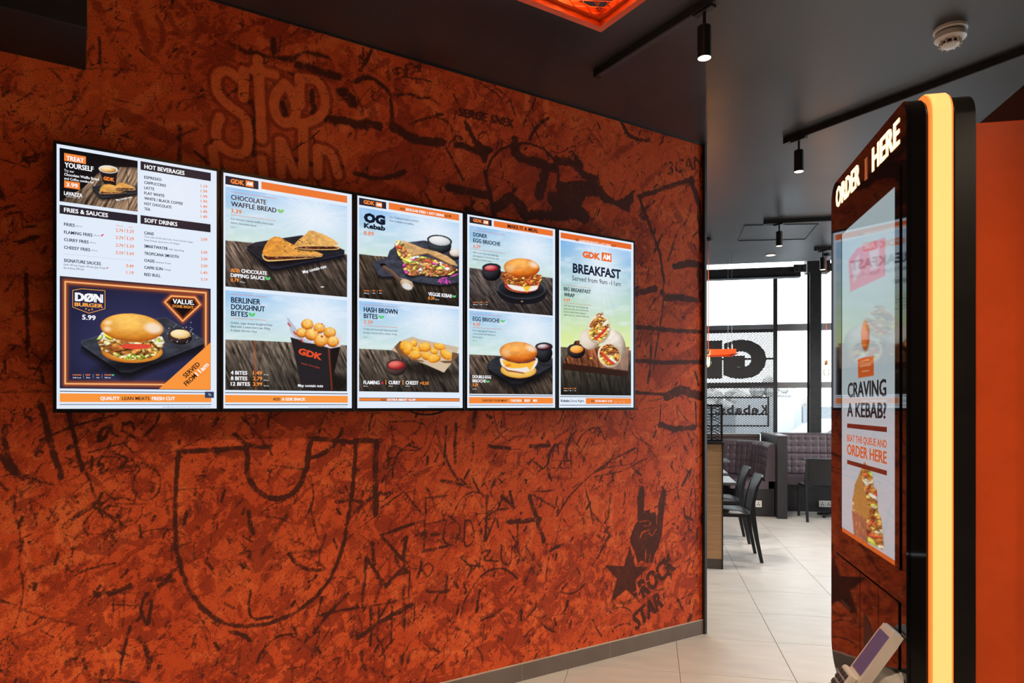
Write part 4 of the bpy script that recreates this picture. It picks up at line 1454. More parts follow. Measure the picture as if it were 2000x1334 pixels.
for u, v, q in ((925, 378, 62), (1045, 415, 60), (868, 462, 56), (1150, 460, 62), (968, 480, 68), (1180, 552, 62), (1060, 540, 70)):
    m = p.ball(u, v, q, q * .88, 0, (156, 70, 16), (232, 146, 46), (254, 212, 128), .1, -.45)
    p.tex(m, 16, 16, .16)
p.ell(1070, 500, 11, 10, 0, (170, 40, 60)); p.ell(1000, 437, 9, 6, 0, (190, 50, 60)); p.ell(1070, 373, 9, 6, 0, (190, 50, 60))
p.build(r, off)
cm.line(cD, 155, 73, 512, 4, (226, 120, 70)); cm.line(cD, 155, 314, 512, 4, (226, 120, 70))
cm.text(cD, 'BERLINER', 160, 158, 455, 58, NAVY, .024); cm.text(cD, 'DOUGHNUT', 160, 226, 500, 56, NAVY, .024); cm.text(cD, 'BITES', 160, 293, 330, 54, NAVY, .024); cm.leaf(cD, 370, 279, 27)
for k, (t, x) in enumerate((('Golden, sugar-dusted doughnut bites', 573), ('filled with a sweet berry jam filling.', 553), ('A classic German treat.', 422))):
    cm.text(cD, t, 155, 370 + 38 * k, x, 24, NAVY, .0)
for k, (t, x, pr) in enumerate((('4 BITES', 323, '1.49'), ('8 BITES', 323, '2.79'), ('12 BITES', 350, '3.99'))):
    cm.text(cD, t, 157, 879 + 56 * k, x, 38, WHITE, .03); cm.text(cD, pr, 380, 881 + 56 * k, 472, 38, BAR, .025); cm.text(cD, '332 kcal', 487, 886 + 56 * k, 535, 11, WHITE, .0)
cm.text(cD, 'May contain nuts', 830, 1003, 1082, 28, WHITE, .02)
cm.text_tilt(cD, 'GDK', (828, 670), (1068, 735), 62, (226, 78, 40), .05); cm.text_tilt(cD, 'Kebabs. Done Right.', (862, 772), (1052, 822), 16, (200, 70, 44), .0)
cm.line(cD, 100, 1062, 1330, 8, (50, 52, 70)); cm.rect(cD, 100, 1085, 1160, 1330, BAR, 2); cm.line(cD, 100, 1182, 1330, 7, (50, 52, 70))
cm.text(cD, 'ADD', 580, 1141, 652, 30, (70, 40, 34), .02); cm.text(cD, 'A GDK SNACK', 668, 1141, 905, 30, WHITE, .03); cm.text(cD, FINE, 935, 1210, 1320, 9, NAVY, .0)
cm.build('display', M_SCREEN, r, off)

# ---- screen 3: kebab sandwich and hash brown bites
r, off, ext = tv_shell(2, 'middle portrait menu screen, kebab sandwich above a basket of hash brown bites')
cm = CM(TVP)
paper(cm, ext)
gdk(cm, cE, (118, 145, 222, 412), (165, 208, 288, 40), (297, 190, 243, 367))
cm.rect(cE, 440, 198, 270, 1203, (238, 122, 52), 2)
cm.text(cE, 'ADD', 558, 276, 615, 27, (90, 44, 24), .025); cm.text(cE, 'REGULAR FRIES + HOT DRINK', 626, 285, 1042, 29, WHITE, .025); cm.text(cE, '£2.99', 1050, 353, 1118, 29, (60, 34, 26), .03)
p = Pic(TVP, cE, 118, 248, 1232, 1203, .0025)
p.sky()
p.wood([(110, 757), (420, 788), (1210, 880), (1210, 1330), (110, 1330)], (92, 76, 62), (.5, 1.0), 1.0, [[(330, 1000), (330, 1230)], [(800, 1100), (830, 1300)]])
p.slab([(262, 860), (350, 812), (420, 808), (450, 720), (560, 640), (820, 610), (1000, 640), (1210, 760), (1210, 1060), (1000, 1090), (760, 1060), (480, 995), (380, 1000), (330, 980)], 16, (62, 64, 76), (26, 26, 34), (96, 100, 118))
p.ell(380, 878, 34, 20, 10, (16, 14, 16))
p.ball(990, 660, 130, 90, 8, (20, 22, 26), (44, 48, 54), (76, 80, 86)); p.ell(992, 612, 136, 62, 8, (34, 38, 44)); p.ball(992, 614, 118, 50, 8, (180, 182, 184), (214, 216, 216), (240, 240, 240))
p.ball(1160, 760, 78, 60, 5, (20, 18, 20), (50, 44, 46), (80, 70, 70)); p.ball(1164, 742, 64, 44, 5, (170, 150, 130), (214, 200, 186), (240, 232, 224))
fil = [(500, 650), (540, 605), (640, 640), (720, 770), (900, 800), (1150, 900), (1190, 930), (1120, 980), (960, 1000), (780, 970), (690, 995), (620, 970), (590, 900), (600, 850), (540, 760)]
p.poly([(u + 4, v + 24) for u, v in fil], (14, 12, 16), 24, .7)
p.poly(fil, (150, 96, 56), 6)
p.blobs(150, fil, 12, 34, [(196, 136, 80), (150, 92, 50), (222, 160, 84), (196, 210, 80), (226, 228, 214), (190, 60, 140), (214, 76, 56), (120, 72, 44), (236, 180, 90), (200, 216, 110)], seed=14)
p.blobs(26, [(620, 900), (1180, 930), (1120, 985), (960, 1000), (690, 990)], 14, 30, [(170, 104, 60), (140, 82, 46), (196, 132, 80)], seed=2)
bread = [(590, 610), (680, 640), (800, 690), (960, 730), (1080, 780), (1160, 840), (1190, 890), (1120, 870), (980, 800), (860, 745), (780, 760), (690, 780), (640, 730)]
p.poly(bread, (222, 180, 124), 4)
m = p.pm(bread, 4)
p.mix(m * np.clip(np.maximum(np.sin(p.U * .26 + p.V * .12), np.sin(p.U * .1 - p.V * .34)) - .45, 0, 1), (176, 118, 66)); p.tex(m, 40, 30, .2)
p.line([(690, 782), (780, 764), (860, 748), (980, 806), (1120, 876)], 10, (168, 110, 60), 5)
for k in range(22):
    u_, v_ = 980 + 125 * random.random(), 1015 + 60 * random.random()
    p.ball(u_, v_, random.uniform(12, 24), random.uniform(4, 7), random.uniform(-70, 70), (120, 20, 96), (200, 46, 164), (236, 110, 206), want=False)
for k in range(6):
    p.ball(1120 + 12 * k, 1000 - 5 * k, 18, 6, random.uniform(-50, 10), (120, 20, 96), (190, 44, 150), (230, 110, 200), want=False)
p.line([(390, 900), (470, 950), (560, 1040)], 44, (94, 70, 58), 6); p.line([(388, 892), (470, 938), (556, 1024)], 10, (150, 122, 104), 6, .7)
p.ball(635, 1085, 78, 50, 28, (90, 66, 48), (166, 132, 100), (214, 190, 160)); p.ell(640, 1110, 58, 34, 20, (222, 216, 214), 14); p.line([(572, 1020), (690, 1060), (704, 1110)], 7, (214, 190, 160), 5)
p.build(r, off)
cm.text(cE, 'OG', 168, 402, 402, 94, (18, 26, 46), .075); cm.text(cE, 'Kebab', 170, 470, 402, 52, (18, 26, 46), .05); cm.text(cE, '8.89', 168, 548, 277, 47, (240, 122, 60), .015)
cm.text(cE, 'Our Trademark kebab sandwich!', 450, 363, 762, 21, NAVY, .0); cm.text(cE, 'Now available at breakfast.', 450, 404, 715, 21, NAVY, .0)
cm.text(cE, 'VEGGIE KEBAB', 868, 1208, 1125, 40, WHITE, .03); cm.leaf(cE, 1150, 1216, 17); cm.text(cE, '8.39', 868, 1250, 935, 34, BAR, .03); cm.text(cE, '435 kcal', 943, 1254, 985, 11, WHITE, .0)
kcal(cm, cE, 165, 1160, ((165, 230), (262, 295), (332, 365)), ('CHICKEN', 'BEEF', 'MIX'), 14)
p = Pic(TVP, cF, 118, 42, 1025, 1203, .0025)
p.sky()
p.wood([(110, 562), (480, 580), (1210, 612), (1210, 1040), (110, 1040)], (112, 98, 86), (.5, 1.0), .9, [[(290, 620), (240, 700)], [(1100, 800), (1120, 1030)]])
p.mix(p.em(850, 790, 330, 70, 8, 60), (24, 18, 16), .75)
p.poly([(470, 575), (560, 480), (700, 430), (760, 455), (1200, 545), (1170, 660), (1040, 820), (860, 740), (600, 640)], (206, 184, 156), 5)
p.poly([(500, 545), (560, 480), (1180, 610), (1185, 650), (1120, 720), (880, 715), (700, 690), (560, 640)], (120, 84, 58), 5)
p.poly([(560, 560), (640, 480), (1130, 580), (1120, 690), (870, 700), (690, 670)], (214, 196, 170), 8)
p.poly([(860, 740), (780, 660), (1000, 700), (1090, 740), (1040, 820)], (212, 190, 160), 5)
for u, v, a_, b_, g in ((610, 530, 50, 60, 30), (710, 505, 42, 38, 0), (650, 560, 56, 74, 20), (740, 570, 60, 30, 10), (830, 545, 70, 52, 5), (930, 590, 46, 32, 20), (990, 540, 66, 38, 15), (730, 628, 68, 48, 5), (850, 640, 56, 46, 20), (1060, 625, 72, 48, 38), (935, 668, 72, 46, -12)):
    m = p.ball(u, v, a_, b_, g, (190, 100, 16), (236, 158, 38), (252, 198, 92), -.1, -.5)
    p.tex(m, 12, 12, .14)
p.ball(520, 765, 110, 92, 0, (40, 28, 28), (70, 52, 50), (110, 84, 80)); p.ell(522, 738, 106, 60, 0, (74, 50, 50)); p.ball(524, 742, 92, 48, 0, (110, 24, 30), (176, 46, 46), (232, 120, 110))
p.build(r, off)
cm.line(cF, 165, 81, 535, 4, (226, 120, 70)); cm.line(cF, 165, 309, 535, 4, (226, 120, 70))
cm.text(cF, 'HASH BROWN', 168, 160, 535, 56, NAVY, .024); cm.text(cF, 'BITES', 168, 229, 320, 54, NAVY, .024); cm.leaf(cF, 360, 217, 24); cm.text(cF, '3.39', 168, 289, 265, 42, (240, 122, 60), .015)
cm.text(cF, 'Crispy and seasoned bite-sized hash', 165, 355, 533, 22, NAVY, .0); cm.text(cF, 'browns. Served with a choice of dip.', 165, 395, 530, 22, NAVY, .0); cm.text(cF, '256 kcal', 165, 440, 210, 11, NAVY, .0)
cm.text(cF, 'FLAMING', 165, 946, 340, 40, WHITE, .03); cm.chilli(cF, 370, 936, 18); cm.rect(cF, 404, 900, 952, 412, BAR, 3)
cm.text(cF, 'CURRY', 437, 947, 565, 40, WHITE, .03); cm.rect(cF, 590, 902, 954, 598, BAR, 3); cm.text(cF, 'CHEESY', 622, 949, 762, 40, WHITE, .03); cm.text(cF, '+0.50', 778, 952, 873, 36, BAR, .02)
for x in (165, 437, 622):
    cm.text(cF, '364 kcal', x, 972, x + 46, 11, WHITE, .0)
cm.rect(cF, 118, 1093, 1130, 1210, (240, 132, 56), 2); cm.line(cF, 118, 1096, 1210, 6, (60, 50, 66), 3); cm.line(cF, 118, 1129, 1210, 5, (60, 50, 66), 3)
cm.text(cF, 'ADD', 350, 1126, 412, 24, (110, 60, 36), .02, 4); cm.text(cF, 'EXTRA MEAT +2.49', 425, 1126, 728, 24, WHITE, .03, 4); cm.text(cF, FINE, 855, 1195, 1203, 9, NAVY, .0)
cm.build('display', M_SCREEN, r, off)


def bun_burger(p, u, v, w, fill, seed):
    """a brioche bun with its filling, w half width"""
    k = w / 222.0
    p.mix(p.em(u + 10 * k, v + 300 * k, w * 1.05, 60 * k, 0, 50), (12, 10, 12), .8)
    p.ball(u, v + 215 * k, w * .95, 92 * k, 2, (180, 112, 30), (236, 184, 84), (250, 214, 128), 0, -.1)
    fill()
    m = p.ball(u, v, w, 118 * k, 3, (166, 70, 14), (222, 120, 36), (246, 176, 92), -.1, -.5)
    p.tex(m, 60, 30, .14)
    p.ell(u - 150 * k, v + 10 * k, 60 * k, 50 * k, 0, (248, 216, 170), 50, .55)
    p.ell(u + 150 * k, v - 40 * k, 58 * k, 34 * k, 25, (250, 236, 222), 30, .75)


# ---- screen 4: two brioche burgers
r, off, ext = tv_shell(3, 'fourth portrait menu screen, doner egg brioche above an egg brioche')
cm = CM(TVP)
paper(cm, ext)
gdk(cm, cG, (107, 145, 222, 382), (150, 206, 265, 38), (275, 188, 238, 342))
cm.rect(cG, 408, 197, 270, 1140, (236, 116, 48), 2); cm.text(cG, 'MAKE IT A MEAL', 578, 285, 960, 48, (36, 24, 26), .025)
p = Pic(TVP, cG, 105, 255, 1285, 1140, .0027)
p.sky((140, 190, 236), (222, 238, 206))
p.wood([(100, 780), (500, 828), (1150, 910), (1150, 1400), (100, 1400)], (96, 84, 80), (.7, 1.0), .8, [[(500, 1150), (480, 1330)], [(1050, 1180), (1130, 1300)]])
p.ball(380, 840, 118, 105, 0, (8, 8, 10), (26, 26, 30), (60, 60, 66)); p.ell(380, 780, 116, 56, 0, (40, 42, 48)); p.ball(378, 788, 86, 38, 0, (100, 20, 30), (170, 40, 52), (230, 130, 130))
p.ell(755, 1105, 300, 130, 3, (22, 22, 28)); p.ell(752, 1040, 300, 128, 3, (74, 78, 86)); p.ell(752, 1044, 284, 116, 3, (40, 42, 50))


def f1():
    p.poly(rounded([(520, 940), (985, 940), (965, 1050), (840, 1095), (700, 1085), (560, 1035)]), (176, 44, 40), 8)
    p.poly(rounded([(545, 970), (970, 970), (945, 1060), (800, 1080), (640, 1055)]), (240, 236, 226), 10)
    p.poly([(750, 1000), (880, 1000), (820, 1090)], (248, 196, 60), 5)
    q = [(500, 850), (560, 820), (1000, 870), (1000, 930), (960, 1000), (760, 1015), (560, 980), (510, 920)]
    p.poly(q, (170, 84, 36), 6)
    p.blobs(110, q, 8, 26, [(226, 140, 56), (176, 92, 40), (130, 60, 26), (240, 176, 90), (196, 60, 40), (110, 50, 26)], seed=21)


bun_burger(p, 755, 782, 222, f1, 1)
p.ell(758, 1198, 14, 6, 0, (246, 180, 90), 5)
p.build(r, off)
cm.line(cG, 150, 314, 550, 4, (226, 110, 60)); cm.line(cG, 150, 549, 550, 4, (226, 110, 60))
cm.text(cG, 'DONER', 152, 391, 325, 52, NAVY, .022); cm.text(cG, 'EGG BRIOCHE', 152, 463, 488, 52, NAVY, .022); cm.text(cG, '6.29', 152, 530, 242, 44, (240, 116, 54), .015)
for k, (t, x) in enumerate((('GDK doner meat, free-range egg,', 465), ('and cheese on a brioche bun with', 468), ('ketchup or brown sauce.', 382))):
    cm.text(cG, t, 148, 598 + 42 * k, x, 22, NAVY, .0)
kcal(cm, cG, 148, 1214, ((148, 210), (235, 272), (305, 335)), ('CHICKEN', 'BEEF', 'MIX'), 14)
p = Pic(TVP, cH, 100, 40, 1025, 1088, .0027)
p.sky((150, 196, 238), (226, 242, 206))
p.wood([(90, 560), (460, 575), (1100, 600), (1100, 1100), (90, 1100)], (104, 86, 74), (.6, 1.0), .75, [[(460, 880), (420, 1030)], [(960, 860), (990, 1030)]])
p.slab([(310, 665), (420, 590), (900, 560), (1090, 620), (1090, 690), (720, 900), (600, 900), (330, 730)], 40, (44, 46, 52), (20, 20, 24), (84, 86, 94))
p.ball(985, 545, 100, 110, 0, (8, 8, 10), (24, 24, 28), (56, 56, 60)); p.ell(985, 468, 105, 50, 0, (30, 32, 36)); p.ball(985, 472, 86, 36, 0, (34, 12, 16), (96, 40, 44), (220, 210, 214))


def f2():
    p.poly(rounded([(455, 580), (910, 590), (912, 660), (855, 745), (740, 778), (560, 748), (475, 690)]), (238, 232, 222), 8)
    p.poly([(480, 690), (560, 742), (740, 772), (760, 790), (550, 760)], (150, 76, 50), 8)
    p.poly([(490, 630), (885, 630), (868, 668), (822, 752), (784, 706), (700, 722), (600, 724), (540, 708), (505, 670)], (250, 184, 56), 6)
    p.ell(560, 690, 34, 16, -10, (226, 130, 40), 16)
    p.poly([(465, 596), (560, 640), (680, 668), (800, 660), (890, 625), (880, 600)], (110, 50, 56), 10)


bun_burger(p, 682, 530, 224, f2, 2)
p.build(r, off)
cm.line(cH, 140, 81, 482, 4, (226, 110, 60)); cm.line(cH, 140, 239, 482, 4, (226, 110, 60))
cm.text(cH, 'EGG BRIOCHE', 140, 160, 460, 52, NAVY, .022); cm.leaf(cH, 496, 164, 21); cm.text(cH, '4.29', 140, 220, 228, 40, (240, 116, 54), .02)
for k, (t, x) in enumerate((('Free-range egg and cheese on', 415), ('a brioche bun with ketchup or', 412), ('brown sauce.', 262))):
    cm.text(cH, t, 140, 284 + 38 * k, x, 21, NAVY, .0)
cm.text(cH, '481 kcal', 142, 400, 185, 11, NAVY, .0)
cm.text(cH, 'DOUBLE-EGG', 137, 841, 357, 38, WHITE, .03); cm.text(cH, 'BRIOCHE', 137, 889, 295, 37, WHITE, .03); cm.leaf(cH, 318, 879, 18); cm.text(cH, '5.29', 137, 935, 202, 34, BAR, .03); cm.text(cH, '611 kcal', 140, 974, 182, 12, WHITE, .0)
cm.line(cH, 97, 1043, 1090, 8, (60, 60, 78)); cm.rect(cH, 97, 1065, 1140, 1090, (246, 138, 56), 2); cm.line(cH, 97, 1161, 1090, 6, (60, 60, 78))
cm.text(cH, 'CHOOSE YOUR MEAT', 250, 1119, 552, 29, (80, 36, 24), .02); cm.text(cH, 'CHICKEN', 588, 1120, 717, 29, WHITE, .03); cm.text(cH, 'BEEF', 752, 1120, 820, 29, WHITE, .03); cm.text(cH, 'MIX', 855, 1120, 905, 29, WHITE, .03)
for x in (734, 837):
    cm.rect(cH, x, 1088, 1124, x + 5, (80, 36, 24), 3)
cm.text(cH, FINE, 765, 1188, 1085, 9, NAVY, .0)
cm.build('display', M_SCREEN, r, off)

# ---- screen 5: breakfast wrap
r, off, ext = tv_shell(4, 'last portrait menu screen headed breakfast with a cut wrap, nearest the dining area')
cm = CM(TVP)
paper(cm, ext)
cm.rect(cI, 105, 168, 245, 1075, (230, 106, 42), 2)
cm.text(cI, 'ADD', 305, 286, 350, 40, (130, 60, 34), .015); cm.text(cI, 'A HASH BROWN BITES + HOT DRINK', 358, 297, 792, 38, (246, 226, 214), .015); cm.text(cI, '£2.99', 802, 366, 858, 36, (140, 70, 44), .015)
x_, y_ = cI(105, 275)
p = Pic(TVP, cJ, float(cJ.inv(x_, y_)[0]), float(cJ.inv(x_, y_)[1]), 1052, 884, .0029)
p.sky((120, 176, 232), (226, 240, 150), (.55, .86))
p.mix(np.clip((p.V - 250) / 250, 0, 1), (222, 236, 160), .6)
p.ell(690, 42, 34, 34, 0, (190, 220, 240), 8, .4)
p.wood([(80, 508), (300, 520), (890, 550), (890, 1080), (80, 1080)], (92, 82, 68), (.15, 1.0), 1.15, [[(280, 850), (280, 1050)], [(560, 850), (575, 1050)], [(800, 880), (820, 1050)]])
p.poly([(112, 700), (250, 440), (300, 436), (305, 520), (862, 510), (852, 800), (850, 850), (112, 765)], (50, 26, 18), 6)
p.wood([(120, 690), (200, 560), (520, 500), (860, 515), (852, 780), (600, 750)], (150, 84, 52), (.3, 1.0), .5)
p.poly([(600, 500), (860, 512), (852, 780), (560, 740)], (170, 150, 140), 20, .6)
p.poly([(250, 480), (275, 436), (302, 434), (306, 520)], (110, 60, 40), 4)
p.ball(265, 560, 98, 78, 0, (10, 8, 10), (30, 26, 28), (70, 60, 60)); p.ell(265, 520, 98, 48, 0, (44, 40, 44)); p.ball(268, 534, 76, 44, 0, (206, 110, 30), (240, 156, 60), (252, 196, 110))
p.ball(420, 420, 118, 120, -40, (150, 128, 108), (214, 196, 176), (236, 222, 206))
m = p.ball(690, 480, 125, 175, -20, (150, 132, 116), (216, 202, 186), (242, 232, 220)); p.tex(m, 40, 40, .12)
for (u, v, a_, b_, g) in ((520, 310, 130, 165, 12), (640, 600, 130, 142, -24)):
    p.ball(u, v, a_, b_, g, (190, 170, 140), (228, 212, 186), (244, 232, 214))
    q = [(u + a_ * .88 * math.cos(t) * math.cos(math.radians(g)) - b_ * .88 * math.sin(t) * math.sin(math.radians(g)), v + a_ * .88 * math.cos(t) * math.sin(math.radians(g)) + b_ * .88 * math.sin(t) * math.cos(math.radians(g))) for t in [k * math.pi / 9 for k in range(18)]]
    p.blobs(75, q, 12, 36, [(236, 160, 60), (222, 140, 48), (240, 186, 90), (150, 84, 40), (240, 226, 190), (230, 150, 60)], seed=int(u))
    top = [(x, y) for x, y in q if y < v + 10]
    p.blobs(40, top, 9, 24, [(130, 70, 34), (90, 46, 26), (176, 100, 46), (220, 150, 70)], seed=int(u) + 1)
p.blobs(10, [(500, 130), (560, 130), (560, 170), (490, 170)], 8, 18, [(190, 100, 40), (150, 80, 36)], seed=5, clip=False)
p.poly([(590, 215), (625, 195), (630, 240), (575, 275), (560, 250)], (232, 232, 214), 6)
p.poly([(470, 415), (600, 285), (612, 310), (580, 350), (485, 435)], (214, 56, 44), 5)
p.poly([(545, 565), (560, 560), (610, 620), (700, 690), (690, 715), (590, 650), (545, 590)], (216, 66, 50), 5)
p.ell(430, 636, 18, 12, 10, (230, 160, 60))
p.build(r, off)
cm.text(cI, 'GDK', 402, 506, 650, 84, (236, 106, 36), .06); cm.rect(cI, 665, 440, 556, 802, (236, 106, 36), 2); cm.text(cI, 'AM', 682, 536, 786, 76, WHITE, .03)
cm.text(cI, 'BREAKFAST', 270, 716, 928, 128, NAVY, .034); cm.text(cI, 'Served from 9am -11am', 262, 824, 928, 70, NAVY, .0)
cm.line(cI, 148, 889, 520, 4, (206, 96, 60)); cm.line(cI, 148, 1132, 522, 4, (206, 96, 60))
cm.text(cI, 'BIG BREAKFAST', 148, 967, 518, 54, NAVY, .022); cm.text(cI, 'WRAP', 148, 1044, 295, 54, NAVY, .022); cm.text(cI, '6.69', 148, 1107, 233, 42, (236, 106, 46), .015)
for k, (t, x) in enumerate((('GDK doner meat, two free-range eggs,', 485), ('hash brown bites, onion, sliced tomato', 487), ('and our melted cheese & signature', 456), ('yogurt sauces in a toasted tortilla wrap.', 496))):
    cm.text(cI, t, 148, 1180 + 42 * k, x, 24, NAVY, .0)
kcal(cm, cJ, 118, 984, ((118, 165), (186, 211), (238, 262)), ('CHICKEN', 'BEEF', 'MIX'), 13)
cm.line(cJ, 80, 1070, 884, 7, (60, 60, 78)); cm.line(cJ, 80, 1168, 884, 6, (60, 60, 78)); cm.rect(cJ, 372, 1087, 1153, 884, (240, 130, 48), 2)
cm.text(cJ, 'Kebabs.', 88, 1130, 193, 28, (30, 30, 44), .04); cm.text(cJ, 'Done Right.', 199, 1131, 354, 28, (50, 50, 62), .005)
cm.text(cJ, 'ADD', 430, 1131, 470, 22, (90, 44, 20), .02); cm.text(cJ, 'EXTRA MEAT +2.49', 476, 1131, 668, 22, WHITE, .03); cm.text(cJ, FINE, 620, 1195, 882, 9, NAVY, .0)
kcal(cm, cJ, 690, 1118, ((690, 725), (742, 770), (790, 815)), ('CHICKEN', 'BEEF', 'MIX'), 9)
cm.build('display', M_SCREEN, r, off)

# a loop of cable hanging under the third screen
pl = TVP.at(843, 803)
q = P0 + float(pl[0]) * U2 + .03 * N2
cb = MB()
cb.tube([(x, 0, -.03 + 2.2 * x * x) for x in [-.1 + .02 * k for k in range(11)]], .004, 6)
co = cb.build('screen_cable', M_BLACK)
co.location = (q[0], q[1], TVZ0 + .012)
co.rotation_euler = (0, 0, ROT_W)
tag(co, 'black cable loop sagging just below the middle menu screen', 'cable')

# ================================================================== ORDER KIOSKS
M_GLOSS = pmat('black_gloss_panel', (0.006, 0.005, 0.005), 0.035, spec=0.6, var=0.1, coat=0.3)
M_SATIN = pmat('black_satin_metal', (0.012, 0.010, 0.010), 0.28, spec=0.5, var=0.15)
M_STRIP = pmat('amber_light_strip', (0.6, 0.3, 0.1), 0.4, var=.02, emit=(1.0, 0.60, 0.18), estr=1.05)
M_STRIPBLEED = pmat('orange_strip_bleed', (0.6, 0.2, 0.05), 0.4, var=.02, emit=(1.0, 0.24, 0.04), estr=.95)  # imitates the strip's light bleeding orange at its margins, as separate glowing bands
M_LETTER = pmat('lit_letters', (0.9, 0.7, 0.5), 0.4, var=.02, emit=(1.0, 0.62, 0.33), estr=2.0)
M_SLIT = pmat('dim_orange_slit', (0.3, 0.08, 0.03), 0.3, emit=(1.0, .25, .08), estr=.3)
Z1K = 1.2
K0 = np.array([(1772 - CX) / F * Z1K, Z1K])
KP = Plane(K0, G1)
KW = float(KP.sd(1622)[0])
ROT_K = math.pi / 2 - TG
KZ0, KZ1 = 0.79, 2.0
KT = 0.108


def kpx(x, y):
    a, z = KP.at(x, y)
    return float(a), float(z)


def band(poly, y0, y1):
    return MB().prism(poly, y0, y1)


def kiosk(name, label, detail=True):
    r = empty(name, K0, 0, ROT_K)
    tag(r, label, 'order kiosk', 'back-to-back order kiosks')
    outer = rrect(0, KW, KZ0, KZ1, .045, .085)
    inner = rrect(.006, KW - .006, KZ0 + .006, KZ1 - .006, .04, .08)
    mb = MB().prism(outer, -.006, -.03)
    mb.prism(inner, -.0005, -.006)
    mb.build('front_shell', M_GLOSS, r, 35)
    MB().prism(outer, -.076, -KT).build('rear_shell', M_SATIN, r, 35)
    MB().prism(rrect(.004, KW - .004, KZ0 + .004, KZ1 - .004, .04, .08), -.03, -.076).build('core', M_SATIN, r, 35)
    o2 = rrect(-.008, KW + .008, KZ0 - .008, KZ1 + .008, .05, .09, 10)
    ls = MB().prism(o2, -.0385, -.0675).build('light_strip', M_STRIP, r, 35)
    o3 = rrect(-.006, KW + .006, KZ0 - .006, KZ1 + .006, .048, .088, 10)
    for y in (-.035, -.0675):
        MB().prism(o3, y, y - .0035).build('strip_bleed', M_STRIPBLEED, ls, 35)
    MB().box(.12, KW - .12, -.1, -.02, .03, KZ0 + .01, .004).build('stand', M_SATIN, r)
    MB().box(.02, KW - .02, -.2, .1, 0.0, .03, .006).build('foot_plate', M_SATIN, r)
    return r


kr = kiosk('order_kiosk', 'tall black order kiosk with glowing orange edge strip and lit ORDER HERE header')
KOFF = (0.0, 0.0)
# header lettering, lit
for t, x0, yb, x1, cap in (('ORDER', 1632.5, 408, 1679, 40), ('HERE', 1703, 336, 1757, 47)):
    cmk = CM(KP, 1.0)
    cmk.text(Crop(0, 0, 1), t, x0, yb, x1, cap, (255, 220, 180), .04, 0)
    o = cmk.build('header_lettering', M_LETTER, kr, KOFF)
    o.location = (0, .0003, 0)
a, z = kpx(1690, 352)
a2, z2 = kpx(1693, 308)
MB().prism(rrect(a, a2, z, z2, .004), -.0002, .0012).build('header_slit', M_SLIT, kr)
# screen: black surround, glass-topped display
ax0, _ = kpx(1759, 0)
ax1, _ = kpx(1630, 0)
_, sz1 = kpx(1759, 324)
_, sz0 = kpx(1757, 1113)
mb = MB()
dx0, dx1 = kpx(1750, 0)[0], kpx(1645, 0)[0]
dz1, dz0 = kpx(1750, 364)[1], kpx(1749, 1105)[1]
mb.box(ax0, dx0, 0, .002, sz0, sz1).box(dx1, ax1, 0, .002, sz0, sz1).box(dx0, dx1, 0, .002, sz0, dz0).box(dx0, dx1, 0, .002, dz1, sz1)
mb.build('screen_surround', M_GLOSS, kr)
c1 = Crop(0, 0, 1)
cS = Crop(1610, 480, 3.511)
cT = Crop(1610, 850, 4.94)


class KPic(Pic):
    def __init__(s, x0, x1, z0, z1, pitch):
        s.plane = KP
        s.A, s.Z = np.meshgrid(np.arange(x0, x1 + pitch, pitch), np.arange(z0, z1 + pitch, pitch))
        s.A = np.minimum(s.A, x1)
        s.Z = np.minimum(s.Z, z1)
        s.U, s.V = KP.px(s.A, s.Z)
        s.w = (s.A - x0) / (x1 - x0)
        s.h = (s.Z - z0) / (z1 - z0)
        s.img = np.zeros(s.A.shape + (3,))


p = KPic(dx0, dx1, dz0, dz1, .0017)
p.img[:] = (206, 210, 216)
p.mix(np.clip((p.h - .35) / .25, 0, 1), (176, 200, 204), .8)
p.poly([(u * 1.0 / 3.511 + 1610, v / 3.511 + 480) for u, v in ((168, 100), (225, 20), (420, -60), (420, 205), (180, 316))], (214, 120, 140), 3, .85)
p.poly([(u / 3.511 + 1610, v / 3.511 + 480) for u, v in ((190, 130), (240, 60), (250, 180), (205, 250))], (206, 214, 222), 5, .7)
p.poly([(u / 3.511 + 1610, v / 3.511 + 480) for u, v in ((310, 40), (380, 10), (372, 150), (320, 170))], (206, 214, 222), 5, .7)
p.ball(1691, 656, 8, 29, 0, (150, 60, 20), (206, 92, 34), (230, 130, 60))
p.poly([(u / 3.511 + 1610, v / 3.511 + 480) for u, v in ((232, 775), (342, 755), (342, 890), (235, 908))], (214, 98, 40), 2)
q = [(cT.x + u / cT.k, cT.y + v / cT.k) for u, v in ((392, 258), (420, 300), (468, 380), (480, 500), (510, 530), (522, 740), (550, 800), (570, 960), (582, 1115), (420, 1030), (320, 960), (280, 800), (275, 640), (300, 480), (340, 390), (370, 300))]
p.poly(q, (190, 130, 66), 3)
p.blobs(80, q, 3, 9, [(200, 130, 60), (176, 190, 70), (230, 214, 170), (196, 70, 50), (150, 90, 44), (226, 170, 90)], seed=31, soft=1.5)
br = [(cT.x + u / cT.k, cT.y + v / cT.k) for u, v in ((300, 480), (345, 385), (365, 400), (400, 560), (440, 760), (400, 860), (330, 800), (285, 700))]
p.poly(br, (206, 152, 80), 2)
p.mix(p.pm(br, 2) * np.clip(np.sin(p.U * 1.3 + p.V * .6), 0, 1), (160, 104, 46), .7)
for k in range(4):
    p.line([(1668 + 7 * k, 1000 + 5 * k), (1672 + 7 * k, 1048 + 6 * k)], 6, (176, 112, 84), 3)
p.mix((p.h < .014) * 1.0, (232, 110, 44))
kd = p.build(kr, KOFF, M_KSCREEN, 1.0, 'display', 2)
cmk = CM(KP, 1.0)
cmk.text(c1, 'CRAVING', 1657, 776, 1733, 29, (46, 34, 36), .03, 4)
